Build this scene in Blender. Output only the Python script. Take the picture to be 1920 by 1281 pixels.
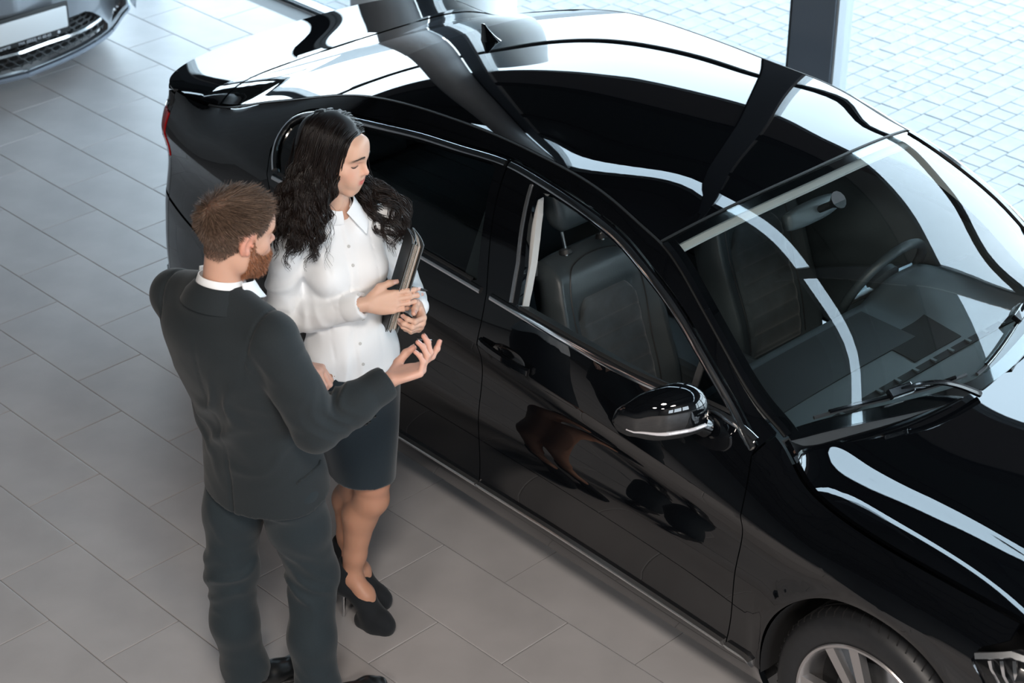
import bpy, bmesh, math, random
import numpy as np
from mathutils import Vector, Matrix
from mathutils.geometry import delaunay_2d_cdt

for _o in list(bpy.data.objects):
    bpy.data.objects.remove(_o)
SC = bpy.context.scene
COL = SC.collection
random.seed(7)
RNG = np.random.RandomState(7)

# ------------------------------------------------------------------ camera
cam_d = bpy.data.cameras.new('camera')
cam = bpy.data.objects.new('camera', cam_d)
COL.objects.link(cam)
cam_d.sensor_fit = 'HORIZONTAL'
cam_d.sensor_width = 36.0
cam_d.lens = 36.0 * 3778.7 / 1920.0
cam_d.clip_start = 0.1
cam_d.clip_end = 400
_right = Vector((0.69925821, 0.71486094, 0.00343389)).normalized()
_fwd = Vector((-0.61444554, 0.6034757, -0.50820641)).normalized()
_up = _right.cross(_fwd).normalized()
CAM_POS = Vector((6.91604356, -3.81524444, 4.17484187))
_m = Matrix((( _right.x, _up.x, -_fwd.x), (_right.y, _up.y, -_fwd.y), (_right.z, _up.z, -_fwd.z)))
cam.matrix_world = Matrix.Translation(CAM_POS) @ _m.to_4x4()
cam_d.dof.use_dof = True
cam_d.dof.focus_distance = 6.3
cam_d.dof.aperture_fstop = 4.5
SC.camera = cam

# ------------------------------------------------------------------ overcast sky
SKY = 5.2
world = bpy.data.worlds.new('overcast_sky')
SC.world = world
world.use_nodes = True
_nt = world.node_tree
_nt.nodes.clear()
_wo = _nt.nodes.new('ShaderNodeOutputWorld')
_wb = _nt.nodes.new('ShaderNodeBackground')
_tc = _nt.nodes.new('ShaderNodeTexCoord')
_sx = _nt.nodes.new('ShaderNodeSeparateXYZ')
_cr = _nt.nodes.new('ShaderNodeValToRGB')
_nt.links.new(_tc.outputs['Generated'], _sx.inputs[0])
_nt.links.new(_sx.outputs['Z'], _cr.inputs[0])
_nt.links.new(_cr.outputs[0], _wb.inputs['Color'])
_nt.links.new(_wb.outputs[0], _wo.inputs[0])
_cr.color_ramp.elements[0].position = 0.0
_cr.color_ramp.elements[0].color = (0.80, 0.905, 1.0, 1)
_cr.color_ramp.elements[1].position = 0.6
_cr.color_ramp.elements[1].color = (0.66, 0.83, 1.0, 1)
_wb.inputs['Strength'].default_value = SKY

vs = SC.view_settings
vs.view_transform = 'Standard'
vs.look = 'None'
vs.gamma = 1.0
vs.use_curve_mapping = False
vs.exposure = 0.64
SC.cycles.max_bounces = 10
SC.cycles.diffuse_bounces = 4
SC.cycles.glossy_bounces = 5
SC.cycles.transparent_max_bounces = 16
SC.cycles.caustics_reflective = False
SC.cycles.caustics_refractive = False
SC.cycles.sample_clamp_indirect = 8.0

# ------------------------------------------------------------------ materials
MATS = {}
def mat(name, col=(.5, .5, .5), rough=.5, metal=0.0, spec=.5, coat=0.0, coat_rough=.03, ior=1.5, sheen=0.0, sss=0.0,
        noise=None, bump=None, emit=None, vcol=False, coat_ior=1.5, aniso=None, trans=0.0):
    """procedural principled material; noise=(scale, amount), bump=(scale, strength, distance)"""
    m = bpy.data.materials.new(name)
    m.use_nodes = True
    nt = m.node_tree
    b = nt.nodes['Principled BSDF']
    b.inputs['Base Color'].default_value = (*col, 1)
    b.inputs['Roughness'].default_value = rough
    b.inputs['Metallic'].default_value = metal
    b.inputs['Specular IOR Level'].default_value = spec
    b.inputs['IOR'].default_value = ior
    b.inputs['Coat Weight'].default_value = coat
    b.inputs['Coat Roughness'].default_value = coat_rough
    b.inputs['Coat IOR'].default_value = coat_ior
    b.inputs['Sheen Weight'].default_value = sheen
    b.inputs['Subsurface Weight'].default_value = sss
    if trans: b.inputs['Transmission Weight'].default_value = trans
    if sss:
        b.inputs['Subsurface Radius'].default_value = (.012, .004, .002)
        b.inputs['Subsurface Scale'].default_value = 1.0
    if emit:
        b.inputs['Emission Color'].default_value = (*emit[:3], 1)
        b.inputs['Emission Strength'].default_value = emit[3]
    src = None
    if vcol:
        a = nt.nodes.new('ShaderNodeVertexColor')
        a.layer_name = 'tint'
        src = a.outputs['Color']
        nt.links.new(src, b.inputs['Base Color'])
    tc = None
    if noise or bump:
        tc = nt.nodes.new('ShaderNodeTexCoord')
    if noise:
        n = nt.nodes.new('ShaderNodeTexNoise')
        n.inputs['Scale'].default_value = noise[0]
        n.inputs['Detail'].default_value = 6
        nt.links.new(tc.outputs['Object'], n.inputs['Vector'])
        mx = nt.nodes.new('ShaderNodeMix')
        mx.data_type = 'RGBA'
        mx.blend_type = 'MULTIPLY'
        mx.inputs['Factor'].default_value = 1.0
        rp = nt.nodes.new('ShaderNodeMapRange')
        rp.inputs['From Min'].default_value = .3
        rp.inputs['From Max'].default_value = .7
        rp.inputs['To Min'].default_value = 1 - noise[1]
        rp.inputs['To Max'].default_value = 1 + noise[1]
        nt.links.new(n.outputs['Fac'], rp.inputs['Value'])
        if src is not None:
            nt.links.new(src, mx.inputs['A'])
        else:
            mx.inputs['A'].default_value = (*col, 1)
        nt.links.new(rp.outputs['Result'], mx.inputs['B'])
        nt.links.new(mx.outputs['Result'], b.inputs['Base Color'])
    if bump:
        n2 = nt.nodes.new('ShaderNodeTexNoise')
        n2.inputs['Scale'].default_value = bump[0]
        n2.inputs['Detail'].default_value = 4
        nt.links.new(tc.outputs['Object'], n2.inputs['Vector'])
        bp = nt.nodes.new('ShaderNodeBump')
        bp.inputs['Strength'].default_value = bump[1]
        bp.inputs['Distance'].default_value = bump[2]
        nt.links.new(n2.outputs['Fac'], bp.inputs['Height'])
        nt.links.new(bp.outputs['Normal'], b.inputs['Normal'])
    MATS[name] = m
    return m

def glass_mat(name, tint, ior=1.5, rough=0.0, boost=1.0):
    """thin sheet glass: what passes is tinted, what reflects follows the Fresnel law"""
    m = bpy.data.materials.new(name)
    m.use_nodes = True
    nt = m.node_tree
    nt.nodes.clear()
    out = nt.nodes.new('ShaderNodeOutputMaterial')
    tr = nt.nodes.new('ShaderNodeBsdfTransparent')
    tr.inputs[0].default_value = (*tint, 1)
    gl = nt.nodes.new('ShaderNodeBsdfGlossy')
    gl.inputs['Roughness'].default_value = rough
    gl.inputs['Color'].default_value = (1, 1, 1, 1)
    fr = nt.nodes.new('ShaderNodeFresnel')
    fr.inputs['IOR'].default_value = ior
    mu = nt.nodes.new('ShaderNodeMath')
    mu.operation = 'MULTIPLY'
    mu.use_clamp = True
    mu.inputs[1].default_value = boost
    mx = nt.nodes.new('ShaderNodeMixShader')
    # a sheet has no inside: use the same ior from both faces
    geo = nt.nodes.new('ShaderNodeNewGeometry')
    inv = nt.nodes.new('ShaderNodeMath')
    inv.operation = 'DIVIDE'
    inv.inputs[0].default_value = 1.0
    inv.inputs[1].default_value = ior
    sw = nt.nodes.new('ShaderNodeMix')
    sw.data_type = 'FLOAT'
    sw.inputs[2].default_value = ior
    sw.inputs[3].default_value = ior
    nt.links.new(geo.outputs['Backfacing'], sw.inputs[0])
    sw.inputs[3].default_value = 1.0 / ior
    nt.links.new(sw.outputs[0], fr.inputs['IOR'])
    nt.links.new(fr.outputs[0], mu.inputs[0])
    nt.links.new(mu.outputs[0], mx.inputs[0])
    nt.links.new(tr.outputs[0], mx.inputs[1])
    nt.links.new(gl.outputs[0], mx.inputs[2])
    nt.links.new(mx.outputs[0], out.inputs[0])
    MATS[name] = m
    return m

# ------------------------------------------------------------------ object helpers
def link(o, parent=None):
    COL.objects.link(o)
    if parent is not None:
        o.parent = parent
    return o

def empty(name, loc=(0, 0, 0), rz=0.0, parent=None):
    o = bpy.data.objects.new(name, None)
    o.location = loc
    o.rotation_euler = (0, 0, rz)
    o.empty_display_size = .1
    return link(o, parent)

def tag(o, label=None, cat=None, group=None, kind=None):
    if label: o['label'] = label
    if cat: o['category'] = cat
    if group: o['group'] = group
    if kind: o['kind'] = kind
    return o

def mesh_data(name, verts, faces, m=None, smooth=True, loopn=None, mats=None, fmat=None):
    me = bpy.data.meshes.new(name)
    V = np.asarray(verts, float)
    me.from_pydata(V.tolist(), [], [tuple(int(i) for i in f) for f in faces])
    if mats:
        for x in mats: me.materials.append(x)
        if fmat is not None: me.polygons.foreach_set('material_index', np.asarray(fmat, np.int32))
    elif m is not None:
        me.materials.append(m)
    me.polygons.foreach_set('use_smooth', np.full(len(me.polygons), bool(smooth)))
    me.update()
    if loopn is not None:
        me.normals_split_custom_set(loopn)
    return me

def mk(name, verts, faces, m=None, parent=None, smooth=True, loopn=None, mats=None, fmat=None):
    o = bpy.data.objects.new(name, mesh_data(name, verts, faces, m, smooth, loopn, mats, fmat))
    return link(o, parent)

def set_tint(o, cols):
    me = o.data
    at = me.color_attributes.new('tint', 'FLOAT_COLOR', 'POINT')
    c = np.ones((len(me.vertices), 4), np.float32)
    c[:, :3] = cols
    at.data.foreach_set('color', c.ravel())

def sharp(o, deg=35):
    """smooth shading with sharp edges above the angle"""
    me = o.data
    bm = bmesh.new()
    bm.from_mesh(me)
    for e in bm.edges:
        if len(e.link_faces) == 2 and e.calc_face_angle(0) > math.radians(deg): e.smooth = False
    bm.to_mesh(me)
    bm.free()
    return o

class MB:
    """collects simple solids into one mesh"""
    def __init__(self): self.v = []; self.f = []
    def add(self, V, F):
        b = len(self.v)
        self.v += [tuple(map(float, p)) for p in V]
        self.f += [tuple(int(i) + b for i in f) for f in F]
        return self
    def box(self, lo, hi, bev=0.0, M=None):
        lo = np.array(lo, float); hi = np.array(hi, float)
        if bev <= 0:
            V = [(x, y, z) for x in (lo[0], hi[0]) for y in (lo[1], hi[1]) for z in (lo[2], hi[2])]
            F = [(0, 1, 3, 2), (4, 6, 7, 5), (0, 4, 5, 1), (2, 3, 7, 6), (0, 2, 6, 4), (1, 5, 7, 3)]
        else:
            bm = bmesh.new()
            bmesh.ops.create_cube(bm, size=1.0)
            for v in bm.verts:
                v.co = Vector([(lo[i] + hi[i]) / 2 + v.co[i] * (hi[i] - lo[i]) for i in range(3)])
            bmesh.ops.bevel(bm, geom=bm.edges[:], offset=bev, segments=2, affect='EDGES', profile=.5)
            bm.verts.ensure_lookup_table()
            V = [tuple(v.co) for v in bm.verts]
            F = [tuple(v.index for v in f.verts) for f in bm.faces]
            bm.free()
        if M is not None: V = [tuple(M @ Vector(p)) for p in V]
        return self.add(V, F)
    def tube(self, pts, r, n=10, cap=True, closed=False):
        P = np.array(pts, float)
        k = len(P)
        rr = np.broadcast_to(np.asarray(r, float), (k,)) if np.ndim(r) <= 1 else r
        V, F = tube_mesh(P, rr, n, cap, closed)
        return self.add(V, F)
    def lathe(self, prof, n=32, M=None):
        """prof: list of (r, h) around the local z axis"""
        V = []
        for r, h in prof:
            for i in range(n):
                a = 2 * math.pi * i / n
                V.append((r * math.cos(a), r * math.sin(a), h))
        F = []
        for j in range(len(prof) - 1):
            for i in range(n):
                F.append((j * n + i, j * n + (i + 1) % n, (j + 1) * n + (i + 1) % n, (j + 1) * n + i))
        if M is not None: V = [tuple(M @ Vector(p)) for p in V]
        return self.add(V, F)
    def build(self, name, m, parent=None, smooth=False, angle=35):
        o = mk(name, self.v, self.f, m, parent, smooth)
        if smooth: sharp(o, angle)
        return o

def frames(P, closed=False):
    T = np.gradient(P, axis=0)
    if closed:
        T = (np.roll(P, -1, 0) - np.roll(P, 1, 0))
    T /= np.linalg.norm(T, axis=1)[:, None] + 1e-12
    N = np.zeros_like(P)
    ref = np.array([0, 0, 1.]) if abs(T[0, 2]) < .9 else np.array([1., 0, 0])
    n = ref - T[0] * (ref @ T[0])
    N[0] = n / np.linalg.norm(n)
    for i in range(1, len(P)):
        n = N[i - 1] - T[i] * (N[i - 1] @ T[i])
        N[i] = n / (np.linalg.norm(n) + 1e-12)
    return T, N, np.cross(T, N)

def tube_mesh(P, r, n=10, cap=True, closed=False, flat=1.0):
    T, N, Bn = frames(P, closed)
    a = np.linspace(0, 2 * np.pi, n, endpoint=False)
    V = P[:, None, :] + r[:, None, None] * (np.cos(a)[None, :, None] * N[:, None, :] + flat * np.sin(a)[None, :, None] * Bn[:, None, :])
    k = len(P)
    F = []
    for i in range(k if closed else k - 1):
        i2 = (i + 1) % k
        for j in range(n):
            F.append((i * n + j, i * n + (j + 1) % n, i2 * n + (j + 1) % n, i2 * n + j))
    V = V.reshape(-1, 3)
    if cap and not closed:
        F.append(tuple(range(n - 1, -1, -1)))
        F.append(tuple((k - 1) * n + j for j in range(n)))
    return V, F

def loft(rings, closed_ring=True, cap=False):
    k = len(rings); n = len(rings[0])
    V = np.array(rings, float).reshape(-1, 3)
    F = []
    for i in range(k - 1):
        for j in range(n if closed_ring else n - 1):
            F.append((i * n + j, i * n + (j + 1) % n, (i + 1) * n + (j + 1) % n, (i + 1) * n + j))
    if cap:
        F.append(tuple(range(n - 1, -1, -1)))
        F.append(tuple((k - 1) * n + j for j in range(n)))
    return V, F

def spl(xs, ys):
    xs = np.array(xs, float); ys = np.array(ys, float)
    o = np.argsort(xs); xs = xs[o]; ys = ys[o]
    n = len(xs); h = np.diff(xs)
    A = np.zeros((n, n)); r = np.zeros(n)
    A[0, 0] = A[-1, -1] = 1
    for i in range(1, n - 1):
        A[i, i - 1] = h[i - 1]; A[i, i] = 2 * (h[i - 1] + h[i]); A[i, i + 1] = h[i]
        r[i] = 6 * ((ys[i + 1] - ys[i]) / h[i] - (ys[i] - ys[i - 1]) / h[i - 1])
    M = np.linalg.solve(A, r)
    s0 = (ys[1] - ys[0]) / h[0] - h[0] * M[1] / 6
    s1 = (ys[-1] - ys[-2]) / h[-1] + h[-1] * M[-2] / 6
    def f(x):
        x = np.asarray(x, float)
        xc = np.clip(x, xs[0], xs[-1])
        i = np.clip(np.searchsorted(xs, xc) - 1, 0, n - 2)
        a = xs[i + 1] - xc; b = xc - xs[i]; H = h[i]
        y = (M[i] * a ** 3 + M[i + 1] * b ** 3) / (6 * H) + (ys[i] / H - M[i] * H / 6) * a + (ys[i + 1] / H - M[i + 1] * H / 6) * b
        return y + np.where(x < xs[0], (x - xs[0]) * s0, 0) + np.where(x > xs[-1], (x - xs[-1]) * s1, 0)
    return f

def curve(pts, n, closed=False):
    """smooth curve through control points, evenly resampled"""
    P = np.array(pts, float)
    if closed: P = np.vstack([P, P[:1]])
    s = np.concatenate([[0], np.cumsum(np.linalg.norm(np.diff(P, axis=0), axis=1))])
    fs = [spl(s, P[:, k]) for k in range(P.shape[1])]
    t = np.linspace(0, s[-1], 400)
    D = np.stack([f(t) for f in fs], 1)
    return resample(D, n)

def resample(P, n):
    P = np.array(P, float)
    s = np.concatenate([[0], np.cumsum(np.linalg.norm(np.diff(P, axis=0), axis=1))])
    t = np.linspace(0, s[-1], n)
    return np.stack([np.interp(t, s, P[:, k]) for k in range(P.shape[1])], 1)

def dens(P, step, closed=True):
    """densify a polyline, keeping its corners"""
    P = np.array(P, float)
    out = []
    m = len(P)
    for i in range(m if closed else m - 1):
        a, b = P[i], P[(i + 1) % m]
        k = max(1, int(math.ceil(np.linalg.norm(b - a) / step)))
        for j in range(k): out.append(a + (b - a) * j / k)
    if not closed: out.append(P[-1])
    return np.array(out)

def inside(poly, Q):
    poly = np.asarray(poly, float); Q = np.asarray(Q, float)
    x, y = Q[:, 0], Q[:, 1]
    c = np.zeros(len(Q), bool)
    n = len(poly)
    for i in range(n):
        x1, y1 = poly[i]; x2, y2 = poly[(i + 1) % n]
        if y1 == y2: continue
        hit = ((y1 > y) != (y2 > y)) & (x < (x2 - x1) * (y - y1) / (y2 - y1) + x1)
        c ^= hit
    return c

def polydist(poly, Q):
    poly = np.asarray(poly, float)
    d = np.full(len(Q), 1e9)
    n = len(poly)
    for i in range(n):
        a = poly[i]; b = poly[(i + 1) % n] - a
        L = b @ b + 1e-15
        t = np.clip(((Q - a) @ b) / L, 0, 1)
        d = np.minimum(d, np.linalg.norm(Q - a - t[:, None] * b, axis=1))
    return d

def inset(poly, d):
    """move a dense closed polygon inwards"""
    P = np.asarray(poly, float)
    nx = np.roll(P, -1, 0); pv = np.roll(P, 1, 0)
    e1 = P - pv; e2 = nx - P
    e1 /= np.linalg.norm(e1, axis=1)[:, None] + 1e-12
    e2 /= np.linalg.norm(e2, axis=1)[:, None] + 1e-12
    area = 0.5 * np.sum(P[:, 0] * nx[:, 1] - nx[:, 0] * P[:, 1])
    s = 1.0 if area > 0 else -1.0
    n1 = np.stack([-e1[:, 1], e1[:, 0]], 1) * s
    n2 = np.stack([-e2[:, 1], e2[:, 0]], 1) * s
    nn = n1 + n2
    L = np.linalg.norm(nn, axis=1)[:, None]
    nn /= L + 1e-12
    k = 1.0 / np.clip((nn * n1).sum(1), .4, 1)
    return P + nn * (d * k)[:, None]

def triangulate(poly, holes, step, extra=None):
    loops = [np.asarray(poly, float)] + [np.asarray(h, float) for h in holes]
    pts = []; edges = []
    for L in loops:
        b = len(pts)
        pts += [tuple(p) for p in L]
        edges += [(b + i, b + (i + 1) % len(L)) for i in range(len(L))]
    lo = loops[0].min(0); hi = loops[0].max(0)
    gx = np.arange(lo[0] + step * .5, hi[0], step); gy = np.arange(lo[1] + step * .5, hi[1], step)
    if len(gx) and len(gy):
        G = np.stack(np.meshgrid(gx, gy), -1).reshape(-1, 2)
        if extra is not None and len(extra):
            dd = np.full(len(G), 1e9)
            for ex_ in extra:
                for p in np.asarray(ex_): pass
            EX = np.vstack([np.asarray(e_) for e_ in extra])
            keep = np.ones(len(G), bool)
            for c0 in range(0, len(G), 2000):
                D = np.linalg.norm(G[c0:c0 + 2000, None] - EX[None], axis=2).min(1)
                keep[c0:c0 + 2000] = D > step * .45
            G = np.vstack([G[keep], EX])
        ok = inside(loops[0], G)
        for h in loops[1:]: ok &= ~inside(h, G)
        G = G[ok]
        if len(G):
            d = polydist(loops[0], G)
            for h in loops[1:]: d = np.minimum(d, polydist(h, G))
            G = G[d > step * .35]
        pts += [tuple(p) for p in G]
    vo, eo, fo, ov, oe, of = delaunay_2d_cdt([Vector(p) for p in pts], edges, [], 0, 1e-7)
    V = np.array([(v.x, v.y) for v in vo])
    F = np.array([f for f in fo], int)
    cen = V[F].mean(1)
    ok = inside(loops[0], cen)
    for h in loops[1:]: ok &= ~inside(h, cen)
    F = F[ok]
    a = V[F[:, 1]] - V[F[:, 0]]; b = V[F[:, 2]] - V[F[:, 0]]
    ar = a[:, 0] * b[:, 1] - a[:, 1] * b[:, 0]
    F = F[np.abs(ar) > 1e-10]; ar = ar[np.abs(ar) > 1e-10]
    F[ar < 0] = F[ar < 0][:, ::-1]
    return V, F

def panel(name, poly, surf, m, parent, holes=(), step=.03, depth=.018, gap=.002, extra=None, flip=False, mirror=False, off=0.0, nh=.0015, seg=None):
    """a sheet cut out of the surface surf(a, b) -> (n,3) along the outline poly, with turned-in edges and true surface normals"""
    seg = seg or step * .6
    po = dens(poly, seg)
    if gap: po = inset(po, gap)
    ho = []
    for h in holes:
        hd = dens(h, seg)
        if gap: hd = inset(hd, -gap)
        ho.append(hd)
    V2, F = triangulate(po, ho, step, extra)
    P = surf(V2[:, 0], V2[:, 1])
    A = surf(V2[:, 0] + nh, V2[:, 1]) - surf(V2[:, 0] - nh, V2[:, 1])
    Bv = surf(V2[:, 0], V2[:, 1] + nh) - surf(V2[:, 0], V2[:, 1] - nh)
    N = np.cross(A, Bv)
    N /= np.linalg.norm(N, axis=1)[:, None] + 1e-15
    if flip: N = -N
    P = P + N * off
    fn = np.cross(P[F[:, 1]] - P[F[:, 0]], P[F[:, 2]] - P[F[:, 0]])
    bad = (fn * N[F].mean(1)).sum(1) < 0
    F[bad] = F[bad][:, ::-1]
    nv = len(P)
    faces = [tuple(f) for f in F]
    ln = [tuple(N[i]) for f in F for i in f]
    verts = P
    if depth:
        from collections import Counter
        ed = {}
        for f in F:
            for i in range(3):
                e = (f[i], f[(i + 1) % 3])
                ed[e] = 1
        bnd = [e for e in ed if (e[1], e[0]) not in ed]
        vs_ = sorted({i for e in bnd for i in e})
        mp = {v: nv + k for k, v in enumerate(vs_)}
        mp2 = {v: nv + len(vs_) + k for k, v in enumerate(vs_)}
        verts = np.vstack([P, P[vs_], P[vs_] - N[vs_] * depth])
        for a, b in bnd:
            q = (mp[b], mp[a], mp2[a], mp2[b])
            faces.append(q)
            n = np.cross(verts[q[1]] - verts[q[0]], verts[q[2]] - verts[q[0]])
            n = n / (np.linalg.norm(n) + 1e-15)
            ln += [tuple(n)] * 4
    if mirror:
        verts = verts * np.array([1, -1, 1])
        nf = []; nl = []; c = 0
        for f in faces:
            k = len(f)
            nf.append(tuple(reversed(f)))
            nl += [(x, -y, z) for x, y, z in reversed(ln[c:c + k])]
            c += k
        faces, ln = nf, nl
    return mk(name, verts, faces, m, parent, True, ln)

def strip(name, line, surf, prof, m, parent, flip=False, mirror=False, closed=False, nh=.0015, smooth=True):
    """sweep a small profile [(across, out), ...] along a line drawn on a surface"""
    L = np.asarray(line, float)
    P = surf(L[:, 0], L[:, 1])
    A = surf(L[:, 0] + nh, L[:, 1]) - surf(L[:, 0] - nh, L[:, 1])
    Bv = surf(L[:, 0], L[:, 1] + nh) - surf(L[:, 0], L[:, 1] - nh)
    N = np.cross(A, Bv); N /= np.linalg.norm(N, axis=1)[:, None]
    if flip: N = -N
    T = (np.roll(P, -1, 0) - np.roll(P, 1, 0)) if closed else np.gradient(P, axis=0)
    T /= np.linalg.norm(T, axis=1)[:, None] + 1e-12
    X = np.cross(N, T)
    rings = [[P[i] + X[i] * a + N[i] * o for a, o in prof] for i in range(len(P))]
    if closed: rings.append(rings[0])
    V, F = loft(rings, closed_ring=True, cap=not closed)
    if mirror:
        V = V * np.array([1, -1, 1]); F = [tuple(reversed(f)) for f in F]
    o = mk(name, V, F, m, parent, smooth)
    bm = bmesh.new(); bm.from_mesh(o.data)
    bmesh.ops.recalc_face_normals(bm, faces=bm.faces[:])
    bm.to_mesh(o.data); bm.free()
    return sharp(o, 40)
# ------------------------------------------------------------------ shared materials
M_GROUT = mat('tile_grout', (.20, .20, .20), .8)
M_TILE = mat('porcelain_tile', (.400, .385, .388), .38, spec=.45, noise=(3.5, .10), bump=(60, .05, .002))
M_FRAME = mat('anthracite_aluminium', (.025, .035, .045), .35, spec=.5)
M_FRAME_L = mat('pale_aluminium', (.55, .58, .60), .35, metal=.6)
M_PILLAR = mat('pillar_cladding', (.10, .125, .155), .4)
M_COLGREY = mat('painted_concrete', (.42, .44, .46), .5, noise=(4, .05))
M_COLWHITE = mat('white_render', (.85, .86, .86), .6)
M_CEIL = mat('dark_ceiling_sheet', (.018, .022, .025), .6)
M_BEAM = mat('dark_steel_beam', (.004, .006, .008), .5)
M_WALL = mat('plaster_wall', (.42, .44, .46), .8, noise=(2, .05))
M_WALLD = mat('grey_back_wall', (.10, .105, .11), .8)
M_SPAN = mat('grey_spandrel', (.085, .09, .10), .45)
M_DARKP = mat('dark_panel', (.014, .022, .024), .4)
M_PAVE = mat('concrete_paver', (.25, .252, .255), .8, noise=(9, .10), bump=(70, .25, .004))
M_SAND = mat('paver_joint_sand', (.16, .16, .16), .9)
M_GLASS = glass_mat('clear_sheet_glass', (.93, .96, .96), 1.45)

def proj(p):
    d = Vector(p) - CAM_POS
    z = d.dot(_fwd)
    k = 3778.7
    return 960 + k * d.dot(_right) / z, 640.5 - k * d.dot(_up) / z

# ------------------------------------------------------------------ floor of 60 x 30 tiles in half bond
TL, TW = .6, .3045
FX0, FX1, FY0, FY1 = -6.6, 12.0, -13.0, 2.87
fl = MB().box((FX0, FY0, -.12), (FX1, FY1, -.0035)).build('floor', M_GROUT)
tag(fl, 'grey porcelain tile floor in half bond with thin joints', kind='structure')
def tile_bm(bev=.0025):
    g = .0032
    return MB().box((-TL / 2 + g / 2, -TW / 2 + g / 2, -.012), (TL / 2 - g / 2, TW / 2 - g / 2, 0), bev)
_tb = tile_bm()
tile_me = mesh_data('tile', _tb.v, _tb.f, M_TILE, False)
def hidden_by_car(x, y):
    return .75 < x < 5.2 and .12 < y < 1.75
spots = []
rest = MB()
for k in range(-10, 44):
    yc = -(k + .5) * TW
    if yc + TW / 2 > FY1 or yc - TW / 2 < FY0: continue
    off = .5 if (k % 2 == 0) else 0.0       # joints on odd half units in even rows
    for n in range(int(FX0 / TL) , int(FX1 / TL)):
        xc = (n + off) * TL + TL / 2
        if xc - TL / 2 < FX0 or xc + TL / 2 > FX1: continue
        vis = False
        for dx in (-.28, 0, .28):
            for dy in (-.14, .14):
                u, v = proj((xc + dx, yc + dy, 0))
                if -4 < u < 1924 and -4 < v < 1285: vis = True
        if vis and not hidden_by_car(xc, yc): spots.append((xc, yc))
        elif -9 < xc < 10 and yc > -9:
            g = .0016
            z0 = -.002
            rest.add([(xc - TL / 2 + g, yc - TW / 2 + g, 0), (xc + TL / 2 - g, yc - TW / 2 + g, 0), (xc + TL / 2 - g, yc + TW / 2 - g, 0), (xc - TL / 2 + g, yc + TW / 2 - g, 0),
                      (xc - TL / 2 + g, yc - TW / 2 + g, -.003), (xc + TL / 2 - g, yc - TW / 2 + g, -.003), (xc + TL / 2 - g, yc + TW / 2 - g, -.003), (xc - TL / 2 + g, yc + TW / 2 - g, -.003)],
                     [(0, 1, 2, 3), (0, 4, 5, 1), (1, 5, 6, 2), (2, 6, 7, 3), (3, 7, 4, 0)])
spots.sort(key=lambda p: (Vector((p[0], p[1], 0)) - CAM_POS).length)
for x, y in spots[300:]:
    rest.box((x - TL / 2 + .0016, y - TW / 2 + .0016, -.003), (x + TL / 2 - .0016, y + TW / 2 - .0016, 0))
for x, y in spots[:300]:
    o = bpy.data.objects.new('tile', tile_me)
    o.location = (x, y, 0)
    link(o, fl)
tag(rest.build('tile_field', M_TILE, fl), kind='stuff')

# ------------------------------------------------------------------ glazed facade along y = 2.92
FYc = 2.92
wf = empty('wall_back', (0, FYc, 0)); tag(wf, 'dark framed glazed showroom front beside the paving', kind='structure')
def fbox(name, lo, hi, m, parent=wf, bev=0.0):
    lo = (lo[0], lo[1] - FYc, lo[2]); hi = (hi[0], hi[1] - FYc, hi[2])
    return MB().box(lo, hi, bev).build(name, m, parent)
PILL = [(-5.75, .2), (-3.2, .2), (-.585, .15), (1.965, .23), (4.5, .2), (7.05, .2), (9.6, .2)]
fbox('sill_profile', (FX0, 2.885, 0), (FX1, 2.955, .03), M_FRAME_L)
fbox('sill_gasket', (FX0, 2.868, 0), (FX1, 2.885, .024), M_FRAME)
fbox('sill_gasket', (FX0, 2.955, -.02), (FX1, 2.97, .034), M_PILLAR)
for x, w in PILL:
    p = fbox('pillar', (x - w / 2, 2.86, 0), (x + w / 2, 2.985, 6.0), M_PILLAR, bev=.004)
    fbox('pillar_edge', (x - w / 2 - .02, 2.872, .03), (x - w / 2, 2.972, 6.0), M_BEAM)
    fbox('pillar_edge', (x + w / 2, 2.872, .03), (x + w / 2 + .012, 2.972, 6.0), M_FRAME_L)
fbox('transom', (FX0, 2.875, 1.90), (FX1, 2.965, 1.965), M_BEAM)
fbox('spandrel_panel', (FX0, 2.89, 2.56), (FX1, 2.96, 2.93), M_SPAN)
fbox('transom', (FX0, 2.865, 2.90), (FX1, 2.965, 2.99), M_BEAM)
fbox('dark_panel', (FX0, 2.90, 2.99), (FX1, 2.95, 4.50), M_DARKP)
fbox('transom', (FX0, 2.865, 3.86), (FX1, 2.965, 3.95), M_BEAM)
fbox('transom', (FX0, 2.865, 4.44), (FX1, 2.965, 4.55), M_BEAM)
fbox('transom', (FX0, 2.865, 5.10), (FX1, 2.965, 5.18), M_BEAM)
fbox('dark_panel', (FX0, 2.90, 5.18), (FX1, 2.95, 6.0), M_DARKP)
edges_x = [FX0] + [p[0] for p in PILL] + [FX1]
for i in range(len(edges_x) - 1):
    w = empty('window_%d' % (i + 1), ((edges_x[i] + edges_x[i + 1]) / 2, FYc, 0))
    tag(w, kind='structure')
    h = (edges_x[i + 1] - edges_x[i]) / 2
    for z0, z1 in ((.03, 1.90), (1.965, 2.56), (4.55, 5.10)):
        MB().box((-h, -.006, z0), (h, .006, z1)).build('pane', M_GLASS, w)

# columns by the glazing
def column(name, x, y, r, m, z1, label):
    o = MB().lathe([(0, 0), (r, 0), (r, z1), (0, z1)], 48).build(name, m, None, True)
    o.location = (x, y, 0)
    tag(o, label, kind='structure')
column('column', -.705, 2.685, .152, M_COLGREY, 6.0, 'grey round concrete column inside the glazing')
column('column', -.62, 3.33, .20, M_COLWHITE, 2.56, 'white round column outside the glazing')

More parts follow.
